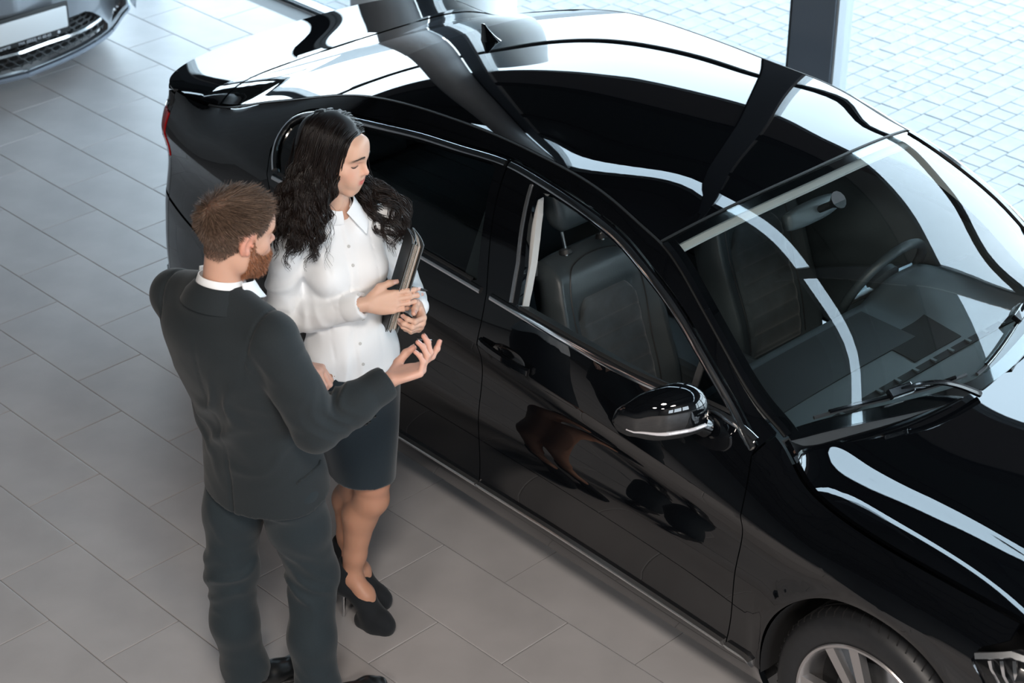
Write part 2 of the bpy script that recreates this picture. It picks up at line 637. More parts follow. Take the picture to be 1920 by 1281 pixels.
# ------------------------------------------------------------------ the rest of the showroom shell
ce = MB().box((FX0, FY0, 6.0), (FX1, 3.0, 6.1)).build('ceiling', M_CEIL)
tag(ce, 'dark sheet ceiling with steel beams', kind='structure')
for x in np.arange(-5.75, 12, 2.55):
    MB().box((x - .07, FY0, 5.62), (x + .07, 2.86, 6.0)).build('beam', M_BEAM, ce)
for y in (-11, -9, -7, -5, -3, -1, 1):
    MB().box((FX0, y - .04, 5.84), (FX1, y + .04, 6.0)).build('purlin', M_BEAM, ce)
wl = empty('wall_left', (FX0, 0, 0)); tag(wl, kind='structure')
def wbox(name, lo, hi, m, parent): return MB().box(lo, hi).build(name, m, parent)
wbox('wall_panel', (-.15, FY0, -.1), (0, 3.0, 6.1), M_WALL, wl)
wk = empty('wall_front', (0, FY0, 0)); tag(wk, kind='structure')
wbox('wall_panel', (FX0, -.15, -.1), (FX1, 0, 6.1), M_WALLD, wk)
wr = empty('wall_right', (FX1, 0, 0)); tag(wr, kind='structure')
WINB = [(-6.2, -4.4), (-4.1, -2.3), (-2.0, -.2)]
wbox('wall_panel', (0, FY0, 3.2), (.15, 3.0, 6.1), M_WALLD, wr)
wbox('wall_panel', (0, FY0, -.1), (.15, 3.0, 1.2), M_WALLD, wr)
_e = [FY0] + [v for p in WINB for v in p] + [3.0]
for i in range(0, len(_e), 2):
    wbox('wall_panel', (0, _e[i], 1.2), (.15, _e[i + 1], 3.2), M_WALLD, wr)
for a_, b_ in WINB:
    for z in (1.85, 2.5): wbox('glazing_bar', (.05, a_, z), (.09, b_, z + .05), M_FRAME, wr)

# daylight openings (portals only guide the sampling of the sky)
def portal(name, loc, sx, sy, direction):
    l = bpy.data.lights.new(name, 'AREA')
    l.shape = 'RECTANGLE'; l.size = sx; l.size_y = sy
    l.cycles.is_portal = True
    o = bpy.data.objects.new(name, l)
    o.location = loc
    o.rotation_euler = Vector(direction).to_track_quat('-Z', 'Y').to_euler()
    link(o)
portal('daylight_portal', (1, 3.0, 1.28), 22, 2.56, (0, -1, 0))
portal('daylight_portal', (1, 3.0, 4.83), 22, .6, (0, -1, 0))
portal('daylight_portal', (FX1 + .16, -3.2, 2.2), 6.2, 2.1, (-1, 0, 0))

# ------------------------------------------------------------------ paving outside
pv = MB().box((-14, 2.97, -.15), (14, 26, -.012)).build('pavement_outside', M_SAND)
tag(pv, 'pale concrete paving outside the glazing', kind='structure')
_pm = {}
def paver_me(w, l):
    key = (round(w, 3), round(l, 3))
    if key not in _pm:
        g = .0034
        b = MB().box((-w / 2 + g / 2, -l / 2 + g / 2, -.05), (w / 2 - g / 2, l / 2 - g / 2, 0), .004)
        _pm[key] = mesh_data('paver', b.v, b.f, M_PAVE, False)
    return _pm[key]
SIL = np.array([(600, 32), (870, 32), (975, 24), (1100, 20), (1280, 50), (1500, 138), (1692, 232), (1920, 385)], float)
RW = .1125
pav = []
for r in range(-44, 42):
    x = (r + .5) * RW
    y = 2.972 + random.random() * .08
    while y < 7.6:
        l = random.choice((.108, .108, .162, .162, .135))
        pav.append((x, y + l / 2, l))
        y += l
vis = []; far = []
for x, y, l in pav:
    u, v = proj((x, y, -.004))
    seen = 940 < u < 1930 and -6 < v < np.interp(u, SIL[:, 0], SIL[:, 1]) + 6 and not (1500 < u < 1580)
    (vis if seen else far).append((x, y, l))
vis.sort(key=lambda p: (Vector((p[0], p[1], 0)) - CAM_POS).length)
for x, y, l in vis[:300]:
    o = bpy.data.objects.new('paver', paver_me(RW, l))
    o.location = (x, y, -.004 + random.uniform(-.0015, .0015))
    o.rotation_euler = (random.uniform(-.006, .006), random.uniform(-.006, .006), random.uniform(-.012, .012))
    link(o, pv)
pf = MB()
for x, y, l in vis[300:] + far:
    g = .0017; z = -.004 + random.uniform(-.0015, .0015)
    pf.add([(x - RW / 2 + g, y - l / 2 + g, z), (x + RW / 2 - g, y - l / 2 + g, z), (x + RW / 2 - g, y + l / 2 - g, z), (x - RW / 2 + g, y + l / 2 - g, z),
            (x - RW / 2, y - l / 2, -.013), (x + RW / 2, y - l / 2, -.013), (x + RW / 2, y + l / 2, -.013), (x - RW / 2, y + l / 2, -.013)],
           [(0, 1, 2, 3), (0, 4, 5, 1), (1, 5, 6, 2), (2, 6, 7, 3), (3, 7, 4, 0)])
tag(pf.build('paver_field', M_PAVE, pv), kind='stuff')

# ------------------------------------------------------------------ pendant fill lamps added out of view to brighten the hall
M_FILL = mat('fill_lamp_diffuser', (.8, .8, .8), .5, emit=(1, .96, .92, 1.0))
FILL_W = (165, 150)
for ix, x in enumerate((6.4, 10.2)):
    for iy, y in enumerate((-3.6, -8.2)):
        r = empty('fill_lamp', (x, y, 5.2))
        tag(r, 'added round pendant fill lamp, out of view below the dark ceiling', 'lamp', 'added fill lamps below the ceiling')
        MB().lathe([(.05, .20), (.30, .19), (.58, .14), (.66, .0), (.645, .0), (.57, .13), (.29, .18), (.05, .19)], 32).build('fill_lamp_shade', M_FRAME_L, r, True)
        MB().lathe([(0, .02), (.63, .02)], 32).build('diffuser', M_FILL, r)
        MB().tube([(0, 0, .15), (0, 0, .8)], .006, 6).build('suspension_wire', M_FRAME, r)
        l = bpy.data.lights.new('fill_light', 'AREA'); l.shape = 'DISK'; l.size = 1.24
        l.energy = FILL_W[ix]; l.color = (1, .90, .81)
        lo_ = bpy.data.objects.new('fill_light', l); lo_.location = (0, 0, .012); link(lo_, r)
# ================================================================== the black sedan
M_PAINT = mat('black_paint', (.0025, .003, .004), .4, spec=0.0, coat=1.0, coat_rough=.004, coat_ior=1.8)
M_GLOSSB = mat('gloss_black_trim', (.003, .0035, .0045), .12, spec=.5, coat=1.0, coat_rough=.01)
M_CHROME = mat('chrome', (.92, .92, .93), .14, metal=1.0)
M_SATIN = mat('satin_chrome', (.88, .88, .88), .32, metal=1.0)
M_RUBBER = mat('black_rubber', (.012, .013, .014), .55)
M_TYRE = mat('tyre_rubber', (.014, .015, .017), .48, noise=(40, .15))
M_RIMS = mat('machined_alloy', (.62, .60, .60), .28, metal=.9)
M_RIMB = mat('rim_black', (.01, .011, .013), .22, coat=.6)
M_INNER = mat('wheel_well_lining', (.008, .008, .009), .8)
M_WSCREEN = glass_mat('windscreen_glass', (.80, .86, .86), 1.60, boost=1.25)
M_SIDEGL = glass_mat('tinted_side_glass', (.16, .19, .20), 1.55, boost=1.1)
M_REARGL = glass_mat('tinted_rear_glass', (.10, .12, .13), 1.95, boost=1.2)
M_LENS = glass_mat('lamp_lens', (.95, .95, .95), 1.5)
M_REDLENS = mat('red_lamp_lens', (.45, .012, .014), .08, spec=.6, coat=1.0)
M_CLEARLENS = mat('clear_lamp_lens', (.62, .60, .62), .10, spec=.6, coat=1.0)
M_LEATHER = mat('dark_leather', (.040, .050, .055), .42, spec=.45, bump=(220, .25, .0015))
M_SUEDE = mat('dark_suede', (.030, .039, .044), .85, sheen=.35, bump=(300, .3, .001), noise=(18, .25))
M_DASH = mat('dash_plastic', (.058, .072, .080), .48, bump=(420, .2, .0008))
M_HEADL = mat('pale_headliner', (.56, .56, .55), .85)
M_SILVER = mat('satin_silver', (.5, .52, .54), .25, metal=.9)
M_FLOORC = mat('car_carpet', (.012, .013, .014), .95)

CAR_TH = math.radians(-1.6)
CAR = empty('car', (4.5, 0.90 + math.tan(CAR_TH) * (4.5 - 3.38), 0), CAR_TH)
tag(CAR, 'glossy black four-door sedan with chrome window trim and open front window', 'car')

_Ex = [-3.75, -3.6, -3.26, -3.087, -2.95, -2.80, -2.65, -2.47, -2.13, -1.85, -1.66, -1.34, -1.19, -1.10, -0.89, -0.75, -0.58, -0.46, -0.36, -0.25, -0.1, 0.1, 0.3, 0.5, .75]
_Ey = [.66, .705, .69, .672, .658, .638, .612, .598, .578, .567, .568, .585, .596, .608, .665, .700, .722, .735, .775, .80, .812, .812, .80, .775, .70]
_Ez = [1.072, 1.082, 1.10, 1.165, 1.216, 1.271, 1.322, 1.368, 1.405, 1.414, 1.412, 1.388, 1.35, 1.33, 1.235, 1.15, 1.035, .985, .935, .908, .895, .888, .878, .856, .78]
yE = spl(_Ex, _Ey); zE = spl(_Ex, _Ez)
_zc1 = spl([-3.82, -3.6, -3.44], [1.077, 1.0905, 1.105])
_zc2 = spl([-3.44, -3.1, -2.8, -2.53, -2.2, -1.8, -1.4, -1.12, -.9, -.6, -.30], [1.105, 1.232, 1.330, 1.396, 1.444, 1.462, 1.446, 1.402, 1.330, 1.163, .948])
_zh = spl([-.5, -.3, 0, .3, .6, .8], [.955, .945, .935, .905, .845, .775])
_hw = spl([-.5, -.3, -.1, .1, .3, .6, .8], [.046, .045, .036, .026, .021, .02, .02])
_hc = spl([-.5, -.2, 0, .24, .6, .8], [.625, .62, .608, .588, .55, .52])
yb = spl([-3.7, -3.3, -2.95, -2.4, -1.6, -.9, -.5, -.3, 0, .3, .5, .75], [.70, .785, .858, .872, .868, .848, .805, .849, .864, .851, .826, .75])
zb = spl([-3.75, -3.3, -2.95, -2.4, -2.1, -1.6, -1.1, -.9, -.5, -.3, 0, .3, .5, .75], [1.02, 1.035, 1.055, 1.068, 1.062, 1.046, 1.03, 1.02, .972, .88, .85, .836, .815, .74])
zcr = spl([-3.7, -3.38, -3.04, -2.3, -1.5, -.47, -.37, .1, .5, .75], [.912, .932, .934, .918, .88, .80, .79, .76, .73, .70])
_k = [-3.7, -3.4, -3.1, -2.7, -1.6, -.6, 0, .3, .55, .75]
ycr = spl(_k, [.735, .820, .872, .906, .918, .912, .912, .902, .87, .80])
_y4 = spl(_k, [.722, .808, .860, .893, .900, .897, .902, .894, .865, .80])
_y3 = spl(_k, [.752, .836, .882, .902, .905, .903, .908, .90, .875, .82])
_y2 = spl(_k, [.76, .85, .885, .890, .882, .884, .895, .89, .87, .82])
_y1 = spl(_k, [.75, .845, .88, .882, .876, .878, .885, .88, .86, .80])
_y0 = spl(_k, [.70, .80, .835, .84, .842, .845, .84, .83, .80, .74])
def hermite(zs, ys, z):
    n = len(zs); m = [None] * n
    for i in range(n):
        if i == 0: m[i] = (ys[1] - ys[0]) / (zs[1] - zs[0])
        elif i == n - 1: m[i] = (ys[-1] - ys[-2]) / (zs[-1] - zs[-2])
        else:
            h0 = zs[i] - zs[i - 1]; h1 = zs[i + 1] - zs[i]
            m[i] = ((ys[i] - ys[i - 1]) / h0 * h1 + (ys[i + 1] - ys[i]) / h1 * h0) / (h0 + h1)
    out = ys[0] + m[0] * (z - zs[0])
    for i in range(n - 1):
        h = zs[i + 1] - zs[i]
        t = np.clip((z - zs[i]) / h, 0, 1)
        v = (2 * t ** 3 - 3 * t ** 2 + 1) * ys[i] + (t ** 3 - 2 * t ** 2 + t) * h * m[i] + (-2 * t ** 3 + 3 * t ** 2) * ys[i + 1] + (t ** 3 - t ** 2) * h * m[i + 1]
        out = np.where(z >= zs[i], v, out)
    return out
AXF, AXR, WZ = .015, -2.785, .335
def Bw(x, z):
    """half width of the body side at length x and height z"""
    x = np.asarray(x, float); z = np.asarray(z, float)
    c = zcr(x); b = zb(x); e = zE(x)
    lo = hermite([.17 + 0 * x, .27 + 0 * x, .36 + 0 * x, .58 + 0 * x, c - .045, c], [_y0(x), _y1(x), _y2(x), _y3(x), _y4(x), ycr(x)], z)
    t = (z - c) / (b - c)
    mid = ycr(x) - (ycr(x) - yb(x)) * (.45 * t + .55 * t * t)
    q = (z - b) / (e - b)
    up = yb(x) - (yb(x) - yE(x)) * (.70 * q + .30 * np.clip(q, 0, 2) ** 4)
    y = np.where(z <= c, lo, np.where(z <= b, mid, up))
    for ax in (AXF, AXR):
        r = np.hypot(x - ax, z - WZ)
        y = y + .010 * np.exp(-((r - .405) / .03) ** 2) * (z < c + .05)
    return y
def topz(x, y):
    e = np.minimum(np.abs(y) / yE(x), 1.2)
    c = np.where(x < -3.44, _zc1(x), _zc2(x))
    p = 2.3 + 5.0 * np.clip((-3.15 - x) / .25, 0, 1)
    return c - (c - zE(x)) * e ** p
def hoodz(x, y):
    x = np.asarray(x, float); y = np.asarray(y, float)
    e = np.abs(y) / yE(x); c = _zh(x)
    w = _hw(x); yc = _hc(x); amp = .5 * w
    step = amp / (1 + np.exp(-(np.abs(y) - yc) / w))
    return c - (c - zE(x) - amp) * (.30 * e ** 2 + .70 * e ** 16) - step + amp / (1 + np.exp(yc / w))
def sideS(x, z): return np.stack([x, -Bw(x, z), z], 1)
def topS(x, y): return np.stack([x, y, topz(x, y)], 1)
def hoodS(x, y): return np.stack([x, y, hoodz(x, y)], 1)
_xr = spl([.17, .35, .5, .62, .70, .85, 1.0, 1.09], [-3.78, -3.87, -3.885, -3.87, -3.835, -3.80, -3.805, -3.825])
_xf = spl([.17, .35, .5, .62, .70, .80], [.80, .86, .88, .875, .85, .785])
def endS(x0, xe, sgn, l0, l3):
    def f(s, z):
        s = np.asarray(s, float); z = np.asarray(z, float)
        far = s > 1
        t = np.where(far, 2 - s, s)
        b = Bw(x0 + 0 * z, z); db = (Bw(x0 + .01 + 0 * z, z) - Bw(x0 - .01 + 0 * z, z)) / .02
        p0x, p0y = x0 + 0 * z, -b
        L = np.sqrt(1 + db * db)
        p1x, p1y = p0x + sgn * l0 / L, p0y - sgn * l0 * db / L
        p3x = xe(z); p2y = -l3 + 0 * z
        a0 = (1 - t) ** 3; a1 = 3 * (1 - t) ** 2 * t; a2 = 3 * (1 - t) * t * t; a3 = t ** 3
        X = a0 * p0x + a1 * p1x + a2 * p3x + a3 * p3x
        Y = a0 * p0y + a1 * p1y + a2 * p2y
        return np.stack([X, np.where(far, -Y, Y), z], 1)
    return f
rearS = endS(-3.55, _xr, -1, .20, .42)
frontS = endS(.50, _xf, 1, .22, .40)

# ---- outlines drawn on the side (x, z)
_fr = curve([(-.519, .287), (-.500, .40), (-.488, .537), (-.478, .70), (-.475, .815), (-.495, .90), (-.518, .952)], 40)
_bs = np.vstack([curve([(-1.638, .287), (-1.61, .562), (-1.602, .876), (-1.599, .987), (-1.611, 1.05)], 30), [(-1.70, 1.222), (-1.775, 1.384)]])
_rs = curve([(-2.20, .287), (-2.27, .42), (-2.38, .61), (-2.53, .79), (-2.67, .94), (-2.755, 1.06), (-2.802, 1.128)], 40)
DLO = curve([(-2.73, 1.085), (-2.785, 1.145), (-2.79, 1.205), (-2.725, 1.25), (-2.60, 1.283), (-2.518, 1.298), (-2.322, 1.326), (-2.163, 1.344), (-1.977, 1.357), (-1.77, 1.37), (-1.645, 1.366),
              (-1.487, 1.357), (-1.335, 1.338), (-1.183, 1.30), (-1.012, 1.244), (-.84, 1.159), (-.699, 1.07), (-.587, 1.000), (-.526, .967)], 140)   # centre line of the upper chrome
_bx = np.linspace(-.530, -2.72, 90)
BELT = np.stack([_bx, zb(_bx) + .002], 1)          # centre line of the lower chrome
def offline(L, d):
    T = np.gradient(L, axis=0); T /= np.linalg.norm(T, axis=1)[:, None]
    return L + np.stack([-T[:, 1], T[:, 0]], 1) * d
DOORTOP = offline(DLO, .014)       # line of the door tops, just outside the chrome (DLO runs rear to front, left is up)
DOORTOP = DOORTOP[(DOORTOP[:, 1] > 1.135) | (DOORTOP[:, 0] > -2.6)]
def upto(L, x, side):
    return L[L[:, 0] > x] if side > 0 else L[L[:, 0] < x]
def arch(cx, r, a0, a1, n=40):
    a = np.radians(np.linspace(a0, a1, n))
    return np.stack([cx + r * np.cos(a), WZ + r * np.sin(a)], 1)
ARCH_R = .388
SB = .287    # lower edge of the doors
# front door: front shut line up, along its top backwards, B shut line down
dt_front = upto(DOORTOP, -1.772, 1)[::-1]
FD = np.vstack([_fr, dt_front, _bs[::-1]])
dt_rear = upto(DOORTOP, -1.778, -1)[::-1]
RD = np.vstack([_bs[:-1], [(-1.779, 1.386)], dt_rear, _rs[::-1][1:]])
# window openings inside the chrome
dl_in = offline(DLO, -.012)
FW = np.vstack([[(-1.468, 1.066), (-1.502, 1.166), (-1.561, 1.269), (-1.592, 1.330), (-1.575, 1.345)], upto(dl_in, -1.55, 1),
                np.array([(x, float(zb(x)) + .016) for x in np.linspace(-.60, -1.45, 30)])])
RW_ = np.vstack([[(-1.672, 1.072), (-1.743, 1.229), (-1.806, 1.350)], upto(dl_in, -1.83, -1)[::-1],
                 np.array([(x, float(zb(x)) + .016) for x in np.linspace(-2.70, -1.69, 30)])])
# body side frame: rear quarter, C pillar, cant rail and A pillar in one pressing
ex_ = np.linspace(-.50, -3.55, 150)
ETOP = np.stack([ex_, zE(ex_) - .001], 1)
QA = arch(AXR, ARCH_R, 170, -6)           # rear wheel opening, rear to front
QB = np.array([(-3.20, .62), (-3.168, .40)])
QF = np.vstack([ETOP, [(-3.55, .99), (-3.55, .80), (-3.55, .655), (-3.3, .635), (-3.165, .625)], [(-3.118, .53)], arch(AXR, ARCH_R, 28 + 122, -7.0)[:],
                [(-2.39, .287)], [(-2.21, .287)], _rs[1:], DOORTOP, [(-.518, .957)]])
FEN_TOP = np.stack([np.linspace(-.498, .40, 60), zE(np.linspace(-.498, .40, 60)) - .004], 1)
FF = np.vstack([_fr[::-1], [(-.505, SB), (-.372, SB)], arch(AXF, ARCH_R, 187, 28)[:], [(.385, .60), (.395, .66), (.33, .755), (.34, .79), (.40, .83)], FEN_TOP[::-1]])
cre_x = np.linspace(-3.5, .45, 150)
EXTRA = [np.stack([cre_x, zcr(cre_x) - .0025], 1), np.stack([cre_x, zcr(cre_x) + .0025], 1), np.stack([cre_x, zb(cre_x)], 1)]

def both(fn):
    for mir in (False, True): fn(mir)
def ellipse2(cx, cz, a, b, n=28, rot=0.0):
    t = np.linspace(0, 2 * np.pi, n, endpoint=False)
    return np.stack([cx + a * np.cos(t) * math.cos(rot) - b * np.sin(t) * math.sin(rot), cz + a * np.cos(t) * math.sin(rot) + b * np.sin(t) * math.cos(rot)], 1)
CHP = [(-.011, -.004), (-.011, .004), (-.005, .0075), (.005, .0075), (.011, .004), (.011, -.004)]
SILLP = [(-.014, -.004), (-.013, .016), (-.009, .018), (.004, .010), (.013, .004), (.013, -.004)]

def build_side(mir):
    K = dict(mirror=mir)
    panel('body_side_frame', QF, sideS, M_PAINT, CAR, extra=EXTRA, **K)
    panel('front_fender', FF, sideS, M_PAINT, CAR, extra=EXTRA, **K)
    hb_f = ellipse2(-1.458, float(zcr(-1.458)) + .018, .080, .036, rot=-.06)
    hb_r = ellipse2(-2.42, float(zcr(-2.42)) + .018, .080, .036, rot=-.06)
    fd = panel('front_door', FD, sideS, M_PAINT, CAR, holes=[FW, hb_f], extra=EXTRA, **K)
    rd = panel('rear_door', RD, sideS, M_PAINT, CAR, holes=[RW_, hb_r], extra=EXTRA, **K)
    # door handles: recessed bowl and grip
    for d, cx in ((fd, -1.458), (rd, -2.42)):
        cz = float(zcr(cx)) + .018
        def bowl(a, b, cx=cx, cz=cz):
            p = sideS(a, b)
            q = ((a - cx) / .080) ** 2 + ((b - cz) / .036) ** 2
            p[:, 1] += .030 * np.clip(1 - q, 0, 1) ** .6
            return p
        panel('handle_recess', ellipse2(cx, cz, .081, .037, rot=-.06), bowl, M_GLOSSB, d, step=.012, depth=0, gap=0, mirror=mir)
        hx = np.linspace(cx - .125, cx + .105, 24)
        hl = np.stack([hx, cz + .004 - .06 * (hx - cx)], 1)
        def hs(a, b, cx=cx):
            p = sideS(a, b)
            p[:, 1] -= .016 * np.clip(1 - ((a - cx) / .125) ** 2, 0, 1) ** .5 + .002
            return p
        strip('door_handle', hl, hs, [(-.012, -.006), (-.014, .002), (-.008, .009), (.008, .009), (.014, .002), (.012, -.006)], M_PAINT, d, mirror=mir)
    # chrome around the windows, split at the B pillar
    strip('window_trim', upto(DLO, -1.768, 1), sideS, CHP, M_CHROME, fd, **K)
    strip('window_trim', upto(DLO, -1.774, -1), sideS, CHP, M_CHROME, rd, **K)
    strip('belt_trim', BELT[BELT[:, 0] > -1.608], sideS, CHP, M_CHROME, fd, **K)
    strip('belt_trim', BELT[BELT[:, 0] < -1.613], sideS, CHP, M_CHROME, rd, **K)
    # rubber seals
    SE = [(-.006, -.004), (-.006, .003), (0, .006), (.006, .003), (.006, -.004)]
    strip('belt_seal', np.stack([np.linspace(-.62, -1.46, 40), zb(np.linspace(-.62, -1.46, 40)) + .017], 1), sideS, SE, M_RUBBER, fd, **K)
    strip('belt_seal', np.stack([np.linspace(-1.69, -2.70, 40), zb(np.linspace(-1.69, -2.70, 40)) + .017], 1), sideS, SE, M_RUBBER, rd, **K)
    strip('pillar_trim', dens(np.array([(-1.50, 1.06), (-1.535, 1.166), (-1.592, 1.275), (-1.635, 1.352)]), .03, False), sideS, [(-.007, -.002), (-.005, .005), (.005, .005), (.007, -.002)], M_SILVER, fd, **K)
    # upright bar of the fixed front quarter light
    strip('divider_bar', dens(np.array([(-.775, 1.028), (-.79, 1.122)]), .02, False), lambda a, b: sideS(a, b) + np.array([0, .012, 0]), [(-.009, -.01), (-.009, .006), (.009, .006), (.009, -.01)], M_RUBBER, fd, **K)
    # glass
    ins = lambda a, b: sideS(a, b) + np.array([0, .012, 0])
    panel('window_glass', RW_, ins, M_SIDEGL, rd, step=.05, depth=0, gap=-.006, **K)
    ql = np.vstack([[(-.775, 1.036), (-.79, 1.112)], dl_in[dl_in[:, 0] > -.775], [(-.60, float(zb(-.60)) + .018)]])
    panel('quarter_glass', ql, ins, M_SIDEGL, fd, step=.03, depth=0, gap=-.003, **K)
    if mir:
        panel('window_glass', FW[FW[:, 0] < 9], ins, M_SIDEGL, fd, step=.05, depth=0, gap=-.006, **K)
    # sill with bright strip at the foot of the doors
    sx = np.linspace(-2.385, -.385, 80)
    panel('sill', np.vstack([np.stack([sx, .276 + 0 * sx], 1), [(-.385, .185), (-2.36, .185)]]), lambda a, b: sideS(a, b) + np.array([0, .012, 0]), M_GLOSSB, CAR, step=.04, **K)
    for a, b, p in ((-.402, -.512, CAR), (-.526, -1.634, fd), (-1.642, -2.20, rd)):
        xs = np.linspace(a, b, 40)
        zz = .292 + .014 * np.clip((-xs - .5) / .8, 0, 1)
        strip('sill_trim', np.stack([xs, zz], 1), lambda a, b: sideS(a, b), SILLP, M_SATIN, p, **K)
    # wheel opening linings
    for cx in (AXF, AXR):
        a = np.radians(np.linspace(-8, 188, 40))
        rings = []
        for yy, rr in ((-.895, ARCH_R - .002), (-.86, ARCH_R - .006), (-.55, ARCH_R)):
            rings.append([(cx + rr * math.cos(t), yy if not mir else -yy, max(WZ + rr * math.sin(t), .18)) for t in a])
        V, F = loft(rings, closed_ring=False)
        mk('wheel_housing', V, F, M_INNER, CAR)
both(build_side)
# inner wheel well walls and underbody
ub = MB()
for s in (-1, 1):
    for cx in (AXF, AXR): ub.box((cx - .45, s * .56 - .01, .18), (cx + .45, s * .56 + .01, .80))
ub.box((-3.75, -.70, .19), (.72, .70, .24))
ub.box((-2.36, -.83, .19), (-.40, .83, .24))
ub.build('underbody', M_INNER, CAR)

# ---- roof, windscreen, rear window, boot lid, bonnet
def edge_pts(x0, x1, n, d=0.0):
    xs = np.linspace(x0, x1, n)
    return np.stack([xs, yE(xs) - d], 1)
HDR = lambda y: -1.115 + .05 * (1 - (y / .6) ** 2)             # header line
RGT = lambda y: -2.655 - .095 * (1 - (y / .612) ** 2)           # top of the rear window
RGB = lambda y: -3.30 - .14 * (1 - (y / .69) ** 2)            # foot of the rear window
HRE = lambda y: -.298 - .165 * (np.abs(y) / .71) ** 1.6         # rear edge of the bonnet
WSB = lambda y: HRE(y) + .010                                 # foot of the windscreen
def strip_y(f, y0, y1, n=40): 
    ys = np.linspace(y0, y1, n); return np.stack([f(ys), ys], 1)
def topo(xa, xb, fa, fb, d):
    """outline between two cross lines fa (rear) and fb (front) and the two roof edges"""
    e = edge_pts(xa, xb, 60, d)
    near = np.stack([e[:, 0], -e[:, 1]], 1)
    yb_ = e[-1, 1]; ya_ = e[0, 1]
    return np.vstack([near, strip_y(fb, -yb_, yb_)[1:-1], e[::-1], strip_y(fa, ya_, -ya_)[1:-1]])
panel('roof_panel', topo(RGT(.612), HDR(.60), RGT, HDR, .004), topS, M_PAINT, CAR, step=.04, seg=.025, gap=.003)
ws = panel('windshield', topo(HDR(.60), WSB(.73), HDR, WSB, .010), topS, M_WSCREEN, CAR, step=.04, seg=.025, gap=.003, depth=0, off=-.003)
_wo = dens(topo(HDR(.60), WSB(.73), HDR, WSB, .012), .03)
panel('windshield_frit', _wo, topS, M_GLOSSB, ws, holes=[inset(_wo, .036)], step=.04, seg=.03, gap=0, depth=0, off=-.0065)
rg = panel('rear_window', topo(RGB(.69), RGT(.612), RGB, RGT, .016), topS, M_REARGL, CAR, step=.04, seg=.025, gap=.003, depth=0, off=-.003)
_rx = rearS(np.linspace(0.0, 2.0, 70), np.full(70, 1.070))
_rp = np.stack([_rx[:, 0], _rx[:, 1]], 1)
e_ = edge_pts(_rp[0, 0], RGB(.69), 24, .006)
near = np.stack([e_[:, 0], -e_[:, 1]], 1)
bl = np.vstack([near, strip_y(RGB, -e_[-1, 1], e_[-1, 1])[1:-1], e_[::-1], _rp[::-1][1:-1]])
def bootS(x, y):
    z = topz(x, y)
    return np.stack([x, y, z], 1)
trunk = panel('trunk_lid', bl, bootS, M_PAINT, CAR, step=.03, seg=.02, gap=.003)
# bonnet
_fx = frontS(np.linspace(.10, 1.90, 60), np.full(60, .775))
_fp = np.stack([_fx[:, 0], _fx[:, 1]], 1)
e_ = edge_pts(float(HRE(.735)), .52, 60, .003)
near = np.stack([e_[:, 0], -e_[:, 1]], 1)
hood_poly = np.vstack([near, _fp[(_fp[:, 0] > .53)], e_[::-1], strip_y(HRE, e_[0, 1], -e_[0, 1])[1:-1]])
panel('hood', hood_poly, hoodS, M_PAINT, CAR, step=.025, seg=.02, gap=.0025)
# black seam strips between roof and side, around windscreen
for s in (False, True):
    xs = np.linspace(-3.35, -.48, 120)
    L = np.stack([xs, -yE(xs)], 1)
    strip('roof_moulding', L, topS, [(-.004, -.006), (-.004, .001), (.004, .001), (.004, -.006)], M_RUBBER, CAR, mirror=s)
    xs = np.linspace(-1.10, -.475, 60)
    strip('windshield_trim', np.stack([xs, -(yE(xs) - .012)], 1), topS, [(-.012, -.004), (-.010, .005), (.008, .003), (.012, -.004)], M_GLOSSB, ws, mirror=s)
strip('header_trim', strip_y(HDR, -.60, .60), topS, [(-.003, -.005), (-.003, .001), (.003, .001), (.003, -.005)], M_RUBBER, ws)
# cowl under the bonnet edge
cow = []
for y in np.linspace(-.74, .74, 40):
    xa, xb_ = HRE(y) + .05, WSB(y) - .02
    cow.append([(xa, y, float(hoodz(xa, y)) - .035), (xa - .03, y, float(hoodz(xa - .03, y)) - .025), (xb_, y, float(topz(xb_, y)) - .012)])
V, F = loft(cow, closed_ring=False)
mk('cowl_panel', V, F, M_RUBBER, CAR)

# ---- tail
tail = panel('rear_bumper', np.vstack([dens(np.array([(0.0, .20), (2.0, .20)]), .04, False), dens(np.array([(2.0, .65), (0.0, .65)]), .04, False)]), rearS, M_PAINT, CAR, step=.04, flip=True)
panel('trunk_rear', np.array([(.46, .66), (1.54, .66), (1.54, .80), (1.66, .82), (1.66, 1.0), (1.9, 1.066), (.1, 1.066), (.34, 1.0), (.34, .82), (.46, .80)]), rearS, M_PAINT, trunk, step=.035, flip=True, gap=.002)
for a, b in ((.0, .335), (1.665, 2.0)):
    s0, s1 = (a, b)
    tl = panel('tail_light', np.array([(s0, .82), (s1, .825), (s1, .995), (s0, 1.0)]), rearS, M_REDLENS, CAR, step=.02, flip=True, off=.004)
    panel('reversing_lens', np.array([(s0 + .04, .855), (s1 - .05, .855), (s1 - .05, .90), (s0 + .04, .905)]), rearS, M_CLEARLENS, tl, step=.02, flip=True, off=.006)
    i0, i1 = ((0.0, .46) if a == 0 else (1.54, 2.0))
    panel('tail_corner', np.array([(i0, .66), (i1, .66), (i1, .805), (i0, .81)]), rearS, M_PAINT, CAR, step=.03, flip=True)
    j0, j1 = ((0.0, .10) if a == 0 else (1.90, 2.0))
    panel('tail_corner', np.array([(0.0, 1.002), (.335, 1.000), (.1, 1.066), (0, 1.069)]) if a == 0 else np.array([(2.0, 1.002), (2.0, 1.069), (1.9, 1.066), (1.665, 1.000)]), rearS, M_PAINT, CAR, step=.02, flip=True)
